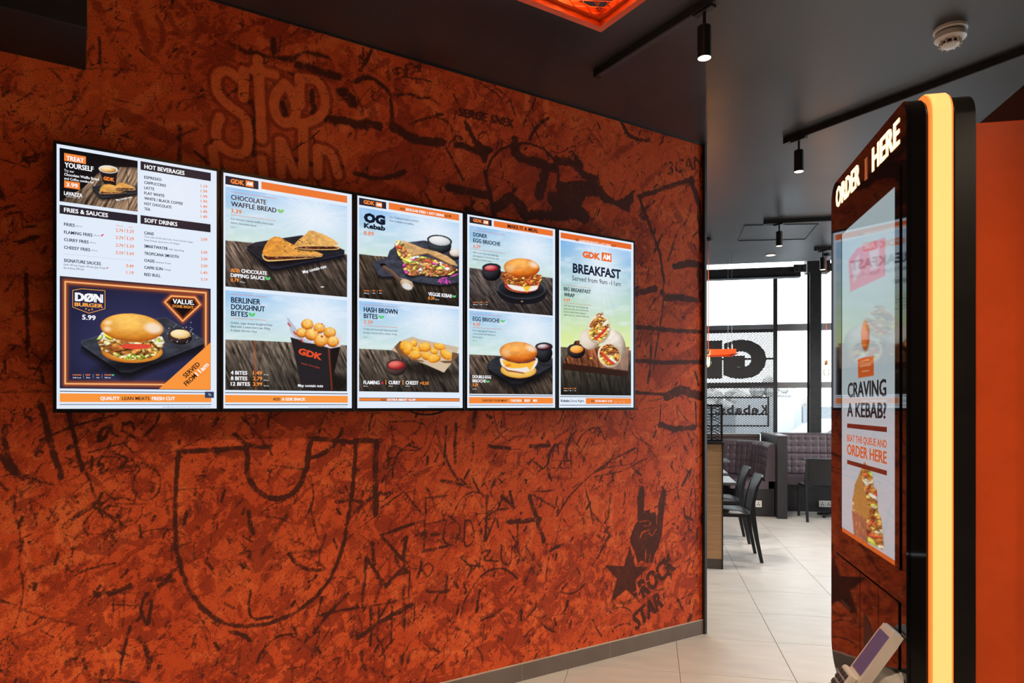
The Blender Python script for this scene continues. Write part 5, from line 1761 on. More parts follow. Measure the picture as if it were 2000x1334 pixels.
cmk.text(c1, 'A KEBAB?', 1656, 813, 1733, 27, (46, 34, 36), .03, 4)
cmk.rect(c1, 1656, 827, 835.5, 1734, (120, 44, 30), 4)
cmk.text(c1, 'BEAT THE QUEUE AND', 1656, 861, 1734, 13, (222, 98, 38), .02, 4)
cmk.text(c1, 'ORDER HERE', 1656, 887, 1734, 21, (222, 98, 38), .03, 4)
cmk.rect(c1, 1656, 898, 906, 1734, (120, 44, 30), 4)
for k, (x0, x1) in enumerate(((1683, 1700), (1681, 1702), (1685, 1698))):
    cmk.rect(c1, x0, 704 + 10 * k, 707.5 + 10 * k, x1, (226, 150, 110), 4)
cmk.build('display_lettering', M_KSCREEN, kd, KOFF)
# service doors below the screen
da0, da1, da2, da3 = kpx(1757, 0)[0], kpx(1718, 0)[0], kpx(1682, 0)[0], kpx(1632, 0)[0]
dtop = kpx(1757, 1177)[1]
doors = []
for x0, x1 in ((da2 + .0015, da3), (da1 + .001, da2 - .0015), (da0, da1 - .001)):
    sdo = MB().box(x0, x1, 0, .0022, KZ0 + .085, dtop, .0008).build('service_door', M_GLOSS, kr)
    doors.append(sdo)
s0 = kpx(1665, 1200)
s1 = kpx(1645, 1170)
so = MB().box(s0[0], s1[0], .0018, .003, s0[1] + .002, s1[1]).build('ticket_slot', M_BLACK, doors[0])
h0, h1 = kpx(1708, 1225), kpx(1690, 1268)
MB().prism([(h1[0], h1[1]), (h1[0], h1[1] + .075)] + [(h1[0] - (h1[0] - h0[0]) * math.sin(math.pi * k / 10), h1[1] + .0375 + .0375 * math.cos(math.pi * k / 10)) for k in range(1, 10)], .0018, .003).build('pull_recess', M_BLACK, doors[1])

# orange post joining the two kiosks back to back, and the twin kiosk
post = empty('kiosk_post', K0, 0, ROT_K)
tag(post, 'glossy orange square post joined to the rear of the order kiosk', 'post')
zp = 1.945
MB().box(.018, KW - .05, -.219, -KT - .001, .0, zp, .003).build('panel', pmat('gloss_orange_panel', L3(238, 92, 42), .22, var=.05), post)
MB().box(.012, KW - .044, -.2185, -KT - .0015, 0, .08, .002).build('plinth', M_SATIN, post)
k2 = kiosk('order_kiosk', 'second order kiosk, its black top edge showing above the orange post')
k2.rotation_euler = (0, 0, ROT_K + math.pi)
p2 = K0 + (.22 + KT) * G2 + KW * G1
k2.location = (p2[0], p2[1], 0.03)

# card reader on its cradle
M_READER = pmat('pale_reader_plastic', L3(222, 208, 198), .38, var=.03)
cr = empty('card_reader', K0 + .035 * G1 - .05 * G2, 0.885, ROT_K)
tag(cr, 'pale grey card reader on a sloping cradle low on the kiosk front', 'card reader')
sl_ = math.radians(57)
ro = Matrix.Rotation(-sl_, 4, 'X')


def rpart(name, mb, mat, sm=False, par=None):
    mb.v = [tuple((ro @ Vector(v)) + Vector((.005, -.048, .151))) for v in mb.v]
    return mb.build(name, mat, par or cr, sm)


body = rpart('body', MB().prism([(-.029, .0), (.029, 0), (.032, .02), (.032, .14), (.029, .165), (-.029, .165), (-.032, .14), (-.032, .02)], 0, .018, 'z'), M_READER, 30)
kb = rpart('keypad_block', MB().box(-.0285, .0285, .104, .163, .017, .033, .005), M_READER)
rpart('screen', MB().box(-.024, .024, .012, .099, .0175, .0195), pmat('reader_screen', (.05, .035, .05), .12, emit=(.25, .16, .3), estr=.25))
for i in range(3):
    for j in range(4):
        rpart('key', MB().box(-.021 + .0155 * i, -.010 + .0155 * i, .1495 - .0125 * j, .158 - .0125 * j, .032, .036, .001), pmat('reader_key', (.06, .06, .07), .4), False, kb)
rpart('top_cap', MB().box(-.027, .027, -.003, .008, .003, .0175, .003), pmat('blue_grey_cap', (.45, .5, .62), .35))
cr_ar = MB()
cr_ar.tube([(.005, -.046, .055), (.005, -.02, .06), (.005, .0, .075)], [.032, .03, .022], 16)
cr_ar.build('cradle_arm', pmat('cradle_plastic', (.5, .45, .42), .4), cr, 40)

# ================================================================== CEILING FITTINGS
WARM = (1.0, 0.78, 0.55)
SPOT_W = 84.0
M_LENS = pmat('lit_lamp_lens', (1, .9, .7), .3, var=.02, emit=(1.0, .74, .42), estr=7.0)


def wd(p):                              # world xy -> (along the wall from its free end, distance from the wall)
    q = np.asarray(p) - P0
    return -float(q @ U2), float(q @ N2)


def wpt(t, d):
    return P0 - t * U2 + d * N2


def track(label, t, d0, d1):
    p = wpt(t, d0)
    r = empty('ceiling_track', p, CEIL - .034, ROT_W)
    tag(r, label, 'light track', 'black lighting tracks on the ceiling')
    MB().box(-.018, .018, -(d1 - d0), 0, 0, .034, .002).build('rail', M_BLACKMETAL, r)
    MB().box(-.012, .012, -(d1 - d0) + .002, -.002, -.0012, .0).build('slot', pmat('track_slot', (.08, .08, .085), .35, metal=.5), r)
    MB().box(-.02, .02, -.002, .03, -.003, .0335, .003).build('end_cap', M_BLACK, r)
    return r


def spotlight(label, p, w=1.0, aim=(0, 0, -1), cone=88):
    r = empty('track_spotlight', p, CEIL - .034, ROT_W)
    tag(r, label, 'spotlight', 'black cylindrical track spotlights')
    MB().box(-.016, .016, -.05, .05, -.012, -.001, .003).build('adapter', M_BLACK, r)
    MB().tube([(0, 0, -.01), (0, 0, -.075)], .007, 8).build('stem', M_BLACK, r)
    sb = MB().lathe([(.0, -.07), (.026, -.07), (.0285, -.073), (.0285, -.198), (.0265, -.2), (.0265, -.192), (0, -.192)], 24).build('body', M_BLACK, r, 35)
    MB().lathe([(0, -.1935), (.026, -.1935), (.026, -.1985), (.012, -.2005), (0, -.201)], 24).build('lens', M_LENS, sb, 40)
    ld = bpy.data.lights.new('spot_beam', 'SPOT')
    ld.energy = SPOT_W * w
    ld.color = WARM
    ld.spot_size = math.radians(cone)
    ld.spot_blend = .85
    ld.shadow_soft_size = .03
    o = bpy.data.objects.new('spot_beam', ld)
    o.location = (0, 0, -.21)
    o.rotation_euler = Vector(aim).to_track_quat('-Z', 'Y').to_euler()
    link(o, r)
    return r


tA, dA = wd(floor_at(1172, 134, CEIL))
tB, dB = wd(floor_at(1541, 268, CEIL))
track('black ceiling track running up from beside the orange lamp tray', tA, dA, 5.2)
track('long black ceiling track passing above the order kiosk', tB, dB, 5.6)
track('black ceiling track out of view above the first menu screens', tA + 1.52, .4, 5.2)
track('black ceiling track out of view above the bulkhead end', tA + 3.04, .4, 4.6)
spA = wd(floor_at(1387, 8, CEIL))
spB = wd(floor_at(1564, 262, CEIL))
# (aim is in the wall's own axes: -y comes out of the wall)
spotlight('lit black spotlight on the track beside the orange lamp tray', wpt(tA, spA[1]), 1.1)
spotlight('lit black spotlight at the wall end of the long track', wpt(tB, spB[1]), .8)
T_NAME = {0.0: 'beside the orange lamp tray', -1.5: 'above the order kiosk', 1.5: 'above the first menu screens', 3.0: 'above the bulkhead end'}
T_NAME[round(tB - tA, 1)] = 'above the order kiosk'
D_NAME = {1.1: 'nearest the wall', 2.7: 'halfway along', 2.2: 'halfway along', 4.4: 'at the far end', 3.8: 'at the far end', 4.2: 'at the far end'}
for t, ds in ((tA, (2.7, 4.4)), (tB, (2.2, 3.8)), (tA + 1.52, (1.08, 2.7, 4.4)), (tA + 3.04, (1.08, 2.7, 4.2))):
    for d in ds:
        spotlight('lit black spotlight %s on the track %s' % (D_NAME[round(d, 1)], T_NAME[round(t - tA, 1)]), wpt(t, d), 1.25 if d < 2 else 1.1, (0, .5, -1) if d > 3.5 else (0, .34, -1) if d > 2 else (0, .06, -1))

# dining area tracks, running along the floor grid
p3 = floor_at(1496, 431, CEIL)
for px, py, ln, lx, lab in ((1496, 431, 2.2, 1522, 'small dimly lit black spotlight under the middle dining track'), (1594, 484, 2.0, 1607, 'small black spotlight hanging by the steel column')):
    p3 = floor_at(px, py, CEIL)
    r = empty('ceiling_track', p3, CEIL - .034, ROT_G)
    tag(r, 'short black ceiling track ' + ('beside the access hatch' if px < 1550 else 'close to the steel column'), 'light track', 'black lighting tracks on the ceiling')
    MB().box(0, ln, -.018, .018, 0, .034, .002).build('rail', M_BLACKMETAL, r)
    MB().box(-.02, .004, -.02, .02, -.002, .0335, .003).build('end_cap', M_BLACK, r)
    q = Plane(p3, G2).sd(lx)[0]
    s_ = spotlight(lab, p3 + float(q) * G2, .25)

DOWN = [(gab(floor_at(1505, 498, CEIL)), 'small round recessed downlight in the far ceiling beyond the hatch')]
DL_NAME = {(.2, 7.3): 'hidden behind the mural wall end', (.3, 6.3): 'hidden behind the mural wall nearer the camera', (2.9, 7.3): 'over the chair facing the plum bench', (3.8, 7.3): 'nearest the added side window', (-.2, 5.9): 'hidden behind the oak partition'}
for a_, b_ in ((.2, 7.3), (.3, 6.3), (2.9, 7.3), (3.8, 7.3), (-.2, 5.9)):  # out-of-view downlights added to brighten the booth and dining seats
    DOWN.append(((a_, b_), 'unseen added fill downlight %s' % DL_NAME[(a_, b_)]))
for (a_, b_), lab in DOWN:
    r = empty('downlight', gp(a_, b_), CEIL, 0)
    tag(r, lab, 'downlight', 'recessed dining downlights')
    MB().lathe([(.05, .0), (.06, -.004), (.045, -.006), (.04, -.002)], 24).build('ring', M_WHITEPL, r, 40)
    MB().lathe([(0, -.002), (.039, -.002), (.039, -.003), (0, -.004)], 20).build('lens', M_LENS, r, 40)
    ld = bpy.data.lights.new('down_beam', 'SPOT')
    ld.energy = 115
    ld.color = (1, .93, .86)
    ld.spot_size = math.radians(130)
    ld.spot_blend = .7
    ld.shadow_soft_size = .05
    o = bpy.data.objects.new('down_beam', ld)
    o.location = (0, 0, -.02)
    o.rotation_euler = Vector((.1, .35, -1)).to_track_quat('-Z', 'Y').to_euler()
    link(o, r)

sd = floor_at(1856, 56, CEIL)
r = empty('smoke_detector', sd, CEIL, 0)
tag(r, 'white round smoke detector on the ceiling above the kiosk', 'smoke detector')
MB().lathe([(.066, 0), (.066, -.012), (.062, -.016), (.0, -.016)], 36).build('base', M_WHITEPL, r, 40)
MB().lathe([(.056, -.016), (.056, -.026)], 36).build('vent_band', pmat('grey_vent', (.25, .24, .23), .6), r, 40)
sdb = MB().lathe([(.0, -.026), (.062, -.026), (.062, -.046), (.055, -.052), (.034, -.056), (0, -.056)], 36).build('body', M_WHITEPL, r, 40)
for k in range(10):
    a = k * math.pi / 5
    f = MB().box(.033, .044, -.0035, .0035, -.078, -.05, .001).build('chamber_fin', M_WHITEPL, sdb)
    f.rotation_euler = (0, 0, a)
MB().lathe([(.03, -.054), (.03, -.068)], 20).build('sensor_core', M_BLACK, r, 40)
MB().lathe([(0, -.07), (.036, -.07), (.036, -.074), (.026, -.082), (0, -.084)], 30).build('dome_cap', M_WHITEPL, r, 40)


def mesh_panel(x0, x1, y0, y1, cw, ch, th, plane='xy', at=0.0):
    """expanded metal: a lattice of diamond strands"""
    mb = MB()
    nx, ny = max(1, round((x1 - x0) / cw)), max(1, round((y1 - y0) / ch))
    cw, ch = (x1 - x0) / nx, (y1 - y0) / ny

    def p(x, y):
        return (x, y, at) if plane == 'xy' else (x, at, y)
    for j in range(ny):
        for i in range(nx):
            xa, ya = x0 + i * cw, y0 + j * ch
            for (ax, ay, bx, by) in ((0, .5, .5, 0), (.5, 0, 1, .5), (0, .5, .5, 1), (.5, 1, 1, .5)):
                mb.tube([p(xa + ax * cw, ya + ay * ch), p(xa + bx * cw, ya + by * ch)], th, 3, False)
    return mb


def bulb(parent, x, y, z, lit=6.0):
    """a clear filament bulb hanging cap-up at (x, y, z = bottom of the holder)"""
    h = MB().lathe([(0, .05), (.016, .05), (.019, .04), (.019, .0), (.014, -.004), (0, -.004)], 16, (x, y, z)).build('lamp_holder', pmat('copper_holder', (.62, .28, .14), .3, metal=.9), parent, 40)
    MB().lathe([(.012, -.004), (.014, -.02), (.028, -.055), (.032, -.08), (.026, -.105), (.012, -.12), (0, -.124)], 20, (x, y, z)).build('glass', M_BULBGLASS, h, 60)
    MB().tube([(x - .008, y, z - .02), (x - .012, y, z - .085), (x, y, z - .06), (x + .012, y, z - .085), (x + .008, y, z - .02)], .0022, 5).build('filament', pmat('hot_filament', (1, .6, .2), .5, emit=(1.0, .55, .18), estr=60.0 if lit else .0), h)


def lamp_tray(name, label, p, z, rz, lx, ly, n_chain=True, cw=.062, ch=.032, w=6.0):
    """an orange tray of folded steel with an expanded-metal base, hung from the ceiling; local corner at the origin"""
    r = empty(name, p, z, rz)
    tag(r, label, 'pendant lamp', 'hanging orange mesh lamp trays')
    mb = MB()
    fl, hh = .021, .05
    for (x0, x1, y0, y1) in ((0, lx, 0, fl), (0, lx, ly - fl, ly), (0, fl, fl, ly - fl), (lx - fl, lx, fl, ly - fl)):
        mb.box(x0, x1, y0, y1, 0, .003)
    mb.build('bottom_flange', M_ORANGE, r)
    mb = MB()
    for (x0, x1, y0, y1) in ((fl, lx - fl, fl - .003, fl), (fl, lx - fl, ly - fl, ly - fl + .003), (fl - .003, fl, fl, ly - fl), (lx - fl, lx - fl + .003, fl, ly - fl)):
        mb.box(x0, x1, y0, y1, .003, hh)
    mb.build('side_walls', M_ORANGE, r)
    mb = MB()
    g = .012
    for (x0, x1, y0, y1) in ((fl, lx - fl, fl, fl + g), (fl, lx - fl, ly - fl - g, ly - fl), (fl, fl + g, fl + g, ly - fl - g), (lx - fl - g, lx - fl, fl + g, ly - fl - g)):
        mb.box(x0, x1, y0, y1, .019, .022)
    mb.build('inner_ledge', M_ORANGE, r)
    o = mesh_panel(fl + g, lx - fl - g, fl + g, ly - fl - g, cw, ch, .0017, 'xy', .022).build('expanded_mesh', M_ORANGE, r)
    tag(o, kind='stuff')
    for x in (.06, lx - .06):
        for y in (.06, ly - .06):
            hw_ = MB().tube([(x, y, .033), (x, y, CEIL - z)], .0025, 6).build('hanging_wire', M_CHROME, r)
            MB().lathe([(0, .10), (.008, .10), (.008, .04), (0, .04)], 8, (x, y, .0)).build('wire_grip', M_CHROME, hw_, 40)
    return r


zt = 2.56
cp = floor_at(1174, 63, zt)
t0_, d0_ = wd(cp)
# the visible corner is the one nearest the wall and its free end; the tray runs back from it
lt = lamp_tray('lamp_tray', 'large orange steel lamp tray with diamond mesh near the camera', wpt(t0_ + 1.1, d0_ + .75), zt, ROT_W, 1.1, .75)
for x in (.3, .8):
    for y in (.25, .6):
        bulb(lt, x, y, .16, 1)
        MB().tube([(x, y, .2), (x, y, CEIL - zt)], .004, 6).build('cord', M_ORANGE, lt)
bulb(lt, .985, .645, .155, 1)
MB().tube([(.985, .645, .2), (.985, .645, CEIL - zt)], .004, 6).build('cord', M_ORANGE, lt)
for x in (.3, .8):
    ld = bpy.data.lights.new('tray_glow', 'POINT')
    ld.energy = 4.5
    ld.color = (1.0, .5, .2)
    ld.shadow_soft_size = .03
    o = bpy.data.objects.new('tray_glow', ld)
    o.location = (x, .42, .15)
    link(o, lt)

Zt = 7.35
zq = CH + (HY - 690) / F * Zt
pq = np.array([(1442 - CX) / F * Zt, Zt])
lt2 = lamp_tray('lamp_tray', 'small orange lamp tray hanging in front of the mesh sign', pq - 1.1 * G2 - .0 * G1, zq, ROT_G, 1.1, .5)


def pendant(label, x, ytop, ybulb, lit):
    p = floor_at(x, ytop, CEIL)
    d = p[1]
    zb = CH + (HY - ybulb) / F * d
    r = empty('pendant_bulb', p, zb, 0)
    tag(r, label, 'pendant lamp', 'bare bulbs on orange cords')
    MB().lathe([(0, 0), (.045, 0), (.045, -.02), (.01, -.03), (0, -.03)], 16, (0, 0, CEIL - zb)).build('ceiling_rose', M_BLACK, r, 40)
    MB().tube([(0, 0, .05), (0, 0, CEIL - zb - .02)], .004, 6).build('cord', M_ORANGE, r)
    bulb(r, 0, 0, 0, lit)
    if lit:
        ld = bpy.data.lights.new('bulb_glow', 'POINT')
        ld.energy = 5
        ld.color = (1, .5, .2)
        ld.shadow_soft_size = .02
        o = bpy.data.objects.new('bulb_glow', ld)
        o.location = (0, 0, -.07)
        link(o, r)


pendant('glowing bare bulb on an orange cord beside the mural wall end', 1383.5, 466, 693, 1)
pendant('bare bulb on a long orange cord beside the steel column', 1614, 497, 713, 1)

# ================================================================== DINING AREA
M_CHAIR = pmat('black_moulded_plastic', (.014, .014, .016), .45, var=.15, spec=.35)
M_PAD = pmat('black_leatherette', (.014, .014, .016), .3, var=.2, bump=.08, bscale=200)
M_QUILT = pmat('plum_grey_leatherette', L3(92, 80, 88), .42, var=.1, bump=.06, bscale=160)
M_TOP = pmat('dark_table_laminate', (.10, .10, .11), .22, var=.1)
M_WOOD = pmat('oak_laminate', L3(196, 152, 108), .5, var=.18, scale=4, stretch=(.4, 4, 14))
M_KICK = pmat('dark_kick_panel', (.022, .021, .023), .5, var=.15)


def sweep(pts, w, d, mb=None):
    """square-section leg through pts [(x, y, z)] with widths w (y) and depths d (x) per point"""
    mb = mb or MB()
    vs, fs = [], []
    for (x, y, z), a, b in zip(pts, w, d):
        vs += [(x - b / 2, y - a / 2, z), (x + b / 2, y - a / 2, z), (x + b / 2, y + a / 2, z), (x - b / 2, y + a / 2, z)]
    for i in range(len(pts) - 1):
        for k in range(4):
            fs.append((i * 4 + k, i * 4 + (k + 1) % 4, i * 4 + 4 + (k + 1) % 4, i * 4 + 4 + k))
    fs += [(3, 2, 1, 0), tuple(len(pts) * 4 - 4 + k for k in range(4))]
    return mb.add(vs, fs)


def chair(label, p, rz, pad=True):
    r = empty('dining_chair', p, 0, rz)
    tag(r, label, 'chair', 'black plastic dining chairs')
    for s in (-1, 1):
        sweep([(.28, s * .205, 0), (.235, s * .205, .22), (.20, s * .205, .43), (.205, s * .205, .55), (.24, s * .205, .70), (.285, s * .205, .79)], [.028, .03, .034, .03, .026, .022], [.028, .036, .05, .034, .026, .018]).build('leg', M_CHAIR, r, 50)
        sweep([(-.23, s * .205, 0), (-.20, s * .205, .22), (-.18, s * .205, .43)], [.026, .03, .034], [.026, .034, .05]).build('leg', M_CHAIR, r, 50)
    rows = []
    for (x, z) in ((.195, .455), (.2, .52), (.218, .61), (.245, .70), (.288, .79), (.276, .793), (.233, .705), (.205, .61), (.188, .52), (.183, .455)):
        rows.append([(x + .03 * (1 - (y / .2) ** 2), y, z) for y in [-.2 + .05 * k for k in range(9)]])
    MB().grid(rows).build('backrest', M_CHAIR, r, 50)
    mb = MB()
    out = [(-.21, -.21), (.2, -.215), (.2, .215), (-.21, .21), (-.235, .17), (-.24, 0), (-.235, -.17)]
    mb.prism(out, .415, .445, 'z')
    mb.build('seat', M_CHAIR, r, 40)
    if pad:
        rows = []
        for i in range(9):
            u = -1 + i / 4
            rows.append([(-.02 + .19 * u, .185 * v, .445 + .032 * max(0, (1 - u ** 6) * (1 - v ** 6)) ** .5) for v in [-1 + k / 4 for k in range(9)]])
        MB().grid(rows).build('seat_pad', M_PAD, r, 60)
    return r


fa = (floor_at(1487, 1100) + floor_at(1475.5, 1080)) / 2
fb = (floor_at(1463, 1064) + floor_at(1454, 1047)) / 2
chair('black plastic chair with seat pad, nearer of the pair by the oak partition', fa - .28 * G2, ROT_G)
chair('black plastic chair with seat pad, farther of the pair by the oak partition', fb - .28 * G2, ROT_G)
fc = floor_at(1577, 1020)
chair('black plastic chair with its back to the camera by the plum bench', fc + .28 * G1 + .205 * G2, ROT_G - math.pi / 2, False)


def table(label, a, b, w, d):
    r = empty('dining_table', gp(a + w / 2, b + d / 2), 0, ROT_G)
    tag(r, label, 'table', 'dark pedestal dining tables')
    MB().box(-w / 2, w / 2, -d / 2, d / 2, .715, .74, .004).build('tabletop', M_TOP, r)
    pd_ = MB().tube([(0, 0, .03), (0, 0, .715)], .035, 16).build('pedestal', M_BLACKMETAL, r, 40)
    MB().box(-.15, .15, -.15, .15, .7, .715).build('top_plate', M_BLACKMETAL, r)
    for k in range(4):
        a_ = math.pi / 4 + k * math.pi / 2
        f = MB().add([(x, y, z) for x, y, z in [(.02, -.025, .05), (.02, .025, .05), (.23, .018, .022), (.23, -.018, .022), (.02, -.025, .02), (.02, .025, .02), (.23, .018, .0), (.23, -.018, .0)]],
                     [(0, 1, 2, 3), (7, 6, 5, 4), (0, 4, 5, 1), (1, 5, 6, 2), (2, 6, 7, 3), (3, 7, 4, 0)])
        o = f.build('foot', M_BLACKMETAL, pd_)
        o.rotation_euler = (0, 0, a_)


ta_, tb_ = gab(floor_at(1439, 943, .74))
table('dark square table by the nearer padded chair', ta_ - .7, tb_, .7, .62)
ta_, tb_ = gab(floor_at(1422, 924, .74))
table('dark square table by the farther padded chair', ta_ - .7, tb_, .7, .62)
ta_, tb_ = gab(floor_at(1426, 900, .74))
table('dark square table inside the curved corner booth', ta_ - .8, tb_, .8, .5)
ta_, tb_ = gab(np.array([3.745, 8.72]))
ta_ += .07
table('dark square table in front of the straight plum bench', ta_, tb_, .7, .6)

# oak partition with a mesh cage on top
pp = floor_at(1411.5, 1112)
ow = empty('oak_partition', pp, 0, ROT_G)
tag(ow, 'low oak partition with black edging beside the mural wall end', 'partition')
zt_ = CH - (868 - HY) / F * pp[1]
W_ = 1.1
MB().box(-W_, -.006, 0, .11, .09, zt_).build('oak_panel', M_WOOD, ow)
MB().box(-W_, -.006, .006, .104, 0, .09).build('plinth', pmat('grey_plinth', L3(96, 86, 80), .5), ow)
MB().box(-.006, .004, -.004, .114, 0, zt_ + .01).build('edge_trim', M_BLACKMETAL, ow)
MB().box(-W_, .012, -.012, .122, zt_, zt_ + .022, .002).build('cap_rail', M_BLACKMETAL, ow)
mc = empty('mesh_screen', pp, zt_ + .0225, ROT_G)
tag(mc, 'black framed wire mesh screen standing on the oak partition', 'mesh screen')
hz = CH - (790 - HY) / F * pp[1] - zt_ - .0225
for x0, x1, z0, z1 in ((-W_, .004, 0, .02), (-W_, .004, hz - .02, hz), (-.016, .004, .02, hz - .02), (-.1, -.085, .02, hz - .02), (-W_, -W_ + .02, .02, hz - .02), (-W_ * .55, -W_ * .55 + .015, .02, hz - .02)):
    MB().box(x0, x1, .03, .06, z0, z1).build('frame_bar', M_BLACKMETAL, mc)
tag(mesh_panel(-W_ + .02, -.016, .02, hz - .02, .05, .026, .003, 'xz', .045).build('wire_mesh', M_BLACKMETAL, mc), kind='stuff')


def quilt(path, z0, z1, lean, cell, th, dirs):
    """upholstered back: (a, b) path, quilted face towards dirs side"""
    P = [np.array(q, float) for q in path]
    L = [0.0]
    for i in range(1, len(P)):
        L.append(L[-1] + np.linalg.norm(P[i] - P[i - 1]))
    n = int(L[-1] / cell) * 8 + 1
    m = int((z1 - z0) / cell) * 8 + 1
    front, back = [], []
    for j in range(m):
        z = z0 + (z1 - z0) * j / (m - 1)
        row, rb = [], []
        for i in range(n):
            s = L[-1] * i / (n - 1)
            k = min(max(0, int(np.searchsorted(L, s)) - 1), len(P) - 2)
            e = (P[k + 1] - P[k]) / (L[k + 1] - L[k])
            nn = np.array([e[1], -e[0]])
            q = P[k] + e * (s - L[k])
            nz_ = (z1 - z0) / round((z1 - z0) / cell)
            pf_ = min(1.0, 4.0 * abs(math.sin(math.pi * s / cell)) * abs(math.sin(math.pi * (z - z0) / nz_))) ** .5
            rnd = max(0.0, (z - (z1 - .05)) / .05)
            o = lean * (1 - (z - z0) / (z1 - z0)) + .02 * pf_ - .05 * rnd * rnd
            q2 = q + nn * o
            row.append((q2[0], q2[1], z))
            q3 = q - nn * th
            rb.append((q3[0], q3[1], z))
        front.append(row)
        back.append(rb)
    mb = MB()
    mb.grid(front + back[::-1])
    mb.add([r_[0] for r_ in front] + [r_[0] for r_ in back[::-1]], [tuple(range(2 * len(front)))])
    mb.add([r_[-1] for r_ in front] + [r_[-1] for r_ in back[::-1]], [tuple(range(2 * len(front)))])
    return mb


def offset(path, d):
    P = [np.array(q, float) for q in path]
    out = []
    for i in range(len(P)):
        e = P[min(i + 1, len(P) - 1)] - P[max(i - 1, 0)]
        e /= np.linalg.norm(e)
        out.append(P[i] + np.array([e[1], -e[0]]) * d)
    return out


def ribbon(path, d0, d1, z0, z1):
    A, B = offset(path, d0), offset(path, d1)
    mb = MB()
    rows = [[(*q, z0) for q in A], [(*q, z0) for q in B], [(*q, z1) for q in B], [(*q, z1) for q in A], [(*q, z0) for q in A]]
    mb.grid(rows)
    for k in (0, -1):
        mb.add([(*A[k], z0), (*B[k], z0), (*B[k], z1), (*A[k], z1)], [(0, 1, 2, 3)])
    return mb


ea, eb = gab(floor_at(1513, 1010))
path = [(-1.6, 10.5), (ea - .9, 10.5), (ea - .62, 10.45), (ea - .36, 10.32), (ea - .17, 10.1), (ea - .07, 9.8), (ea - .05, eb + .02)]
bo = empty('booth_bench', (0, 0), 0, ROT_G)
tag(bo, 'curved corner booth in quilted plum-grey upholstery by the mesh sign', 'bench')
quilt(path, .46, .955, .05, .099, .06, 1).build('backrest', M_QUILT, bo, 60)
ribbon(path, .02, .5, .36, .46).build('seat', M_QUILT, bo, 40)
ribbon(path, -.05, .42, 0, .36).build('base', M_KICK, bo, 40)
br_ = empty('straight_bench', (0, 0), 0, ROT_G)
tag(br_, 'straight wall bench in quilted plum-grey upholstery under the glazing', 'bench')
dva = gab(floor_at(1538, 1014))[0]
path2 = [(dva + .06, 10.45), (4.4, 10.45)]
quilt(path2, .47, 1.06, .06, .099, .06, 1).build('backrest', M_QUILT, br_, 60)
ribbon(path2, .02, .56, .37, .47).build('seat', M_QUILT, br_, 40)
ribbon(path2, -.05, .5, 0, .37).build('base', M_KICK, br_, 40)

d0, d1 = floor_at(1519, 1014), floor_at(1538, 1014)
dv = empty('booth_divider', gp(gab(d0)[0], gab(d1)[1]), 0, ROT_G)
tag(dv, 'dark upright divider panel between the booth and the straight bench', 'divider')
dw = gab(d1)[0] - gab(d0)[0]
dl_ = 10.55 - gab(d1)[1]
MB().box(0, dw, 0, dl_, 0, 1.05, .003).build('panel', M_KICK, dv)
MB().box(-.008, dw + .008, -.008, dl_, 1.05, 1.068, .002).build('cap', pmat('dark_ash_cap', L3(96, 86, 84), .4, stretch=(1, 8, 8), scale=3), dv)
lg = empty('window_ledge', (0, 0), 0, ROT_G)
tag(lg, 'dark ash ledge along the glazing behind the curved booth', 'ledge')
MB().box(-2.0, gab(d0)[0] - .009, 10.565, 10.85, .985, 1.03, .003).build('shelf', MATS['dark_ash_cap'], lg)
MB().box(-2.0, gab(d0)[0] - .009, 10.58, 10.84, 0, .985).build('carcass', MATS['dark_ash_cap'], lg)


def socket(label, a, b, z, n=1):
    r = empty('power_socket', gp(a, b), z, ROT_G)
    tag(r, label, 'socket', 'white wall sockets on bench bases')
    pt_ = MB().box(-.0425 * n, .0425 * n, -.01, 0, -.043, .043, .002).build('plate', M_WHITEPL, r)
    for k in range(n):
        cx = 0 if n == 1 else (-.04 + .08 * k)
        for (x, z_) in ((0, .014), (-.012, -.012), (.012, -.012)):
            MB().box(cx + x - .006, cx + x + .006, -.0105, -.009, z_ - .007, z_ + .007).build('pin_hole', M_BLACK, pt_)


bsock = offset(path, .42)[-1]
sa_, sz_ = wz(1481, 984, eb + .018)
socket('white single socket low on the curved booth base', sa_, eb + .0185, sz_)
sa_, sz_ = wz(1612, 984, 10.45 - .502)
socket('white double socket low on the straight bench base', sa_, 10.45 - .502, sz_, 2)

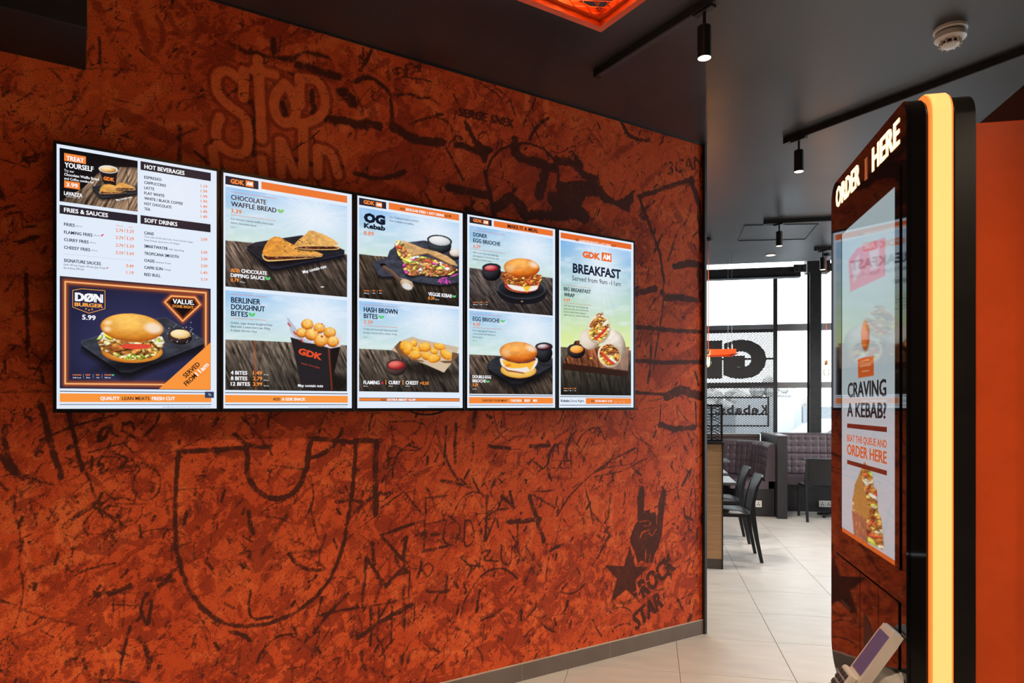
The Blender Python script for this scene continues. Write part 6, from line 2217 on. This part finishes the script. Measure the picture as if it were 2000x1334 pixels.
# mesh shop sign hung inside the glazing, its lettering facing the street
SB = 10.7
sg = empty('mesh_sign', (0, 0), 0, ROT_G)
tag(sg, 'large black mesh shop sign with reversed GDK letters in front of the glazing', 'sign')
pa_ = wz(1514, 700, SB)[0]
LEFT = -1.35
M_SIGN = pmat('black_sign_steel', (.02, .02, .022), .45, var=.2)


def sbar(x0, x1, z0, z1, n='frame_bar'):
    MB().box(x0, x1, SB - .02, SB + .02, z0, z1).build(n, M_SIGN, sg)


sbar(pa_ - .028, pa_ + .028, 1.031, wz(1514, 545, SB)[1], 'post')
for y0, y1 in ((644, 650), (699.5, 703), (747.5, 753.5)):
    sbar(LEFT, pa_ - .028, wz(1450, y1, SB)[1], wz(1450, y0, SB)[1])
zi0, zi1 = wz(1450, 833, SB)[1], wz(1450, 775, SB)[1]
pi_ = wz(1502, 700, SB)[0]
sbar(LEFT, pi_, zi1 - .022, zi1)
sbar(LEFT, pi_, zi0, zi0 + .022)
sbar(pi_ - .022, pi_, zi0 + .022, zi1 - .022)
zk = wz(1450, 806, SB)[1]
sbar(LEFT, pi_ - .022, zk - .035, zk - .012)
tag(mesh_panel(LEFT, pa_ - .028, 1.03, wz(1450, 650, SB)[1], .048, .026, .0048, 'xz', SB + .03).build('expanded_mesh', M_SIGN, sg), kind='stuff')


def sign_text(t, x1, z0, cap, width, bold, depth):
    co, fs = glyphs(t, bold, .05, 4)
    ymin = SB - .025
    vs = [(x1 - p[0] * width, ymin - (depth if p[2] > 0 else 0), z0 + p[1] * cap) for p in co]
    mb = MB()
    mb.add(vs, fs)
    return mb


zg0, zg1 = wz(1450, 733, SB)[1], wz(1450, 667, SB)[1]
xg1, xg0 = wz(1496, 700, SB)[0], wz(1412, 700, SB)[0]
for k, ch_ in enumerate('GDK'):
    w_ = xg1 - xg0
    sign_text(ch_, xg1 - k * (w_ + .015), zg0 + .008, zg1 - zg0 - .016, w_, .085, .03).build('letter_' + ch_.lower(), M_SIGN, sg)
xk = wz(1497, 800, SB)[0]
for k, ch_ in enumerate('Kebabs.'):
    sign_text(ch_, xk - k * .118, zk - .012, .125, .098 if ch_ != '.' else .03, .03, .02).build('small_letter', M_SIGN, sg)
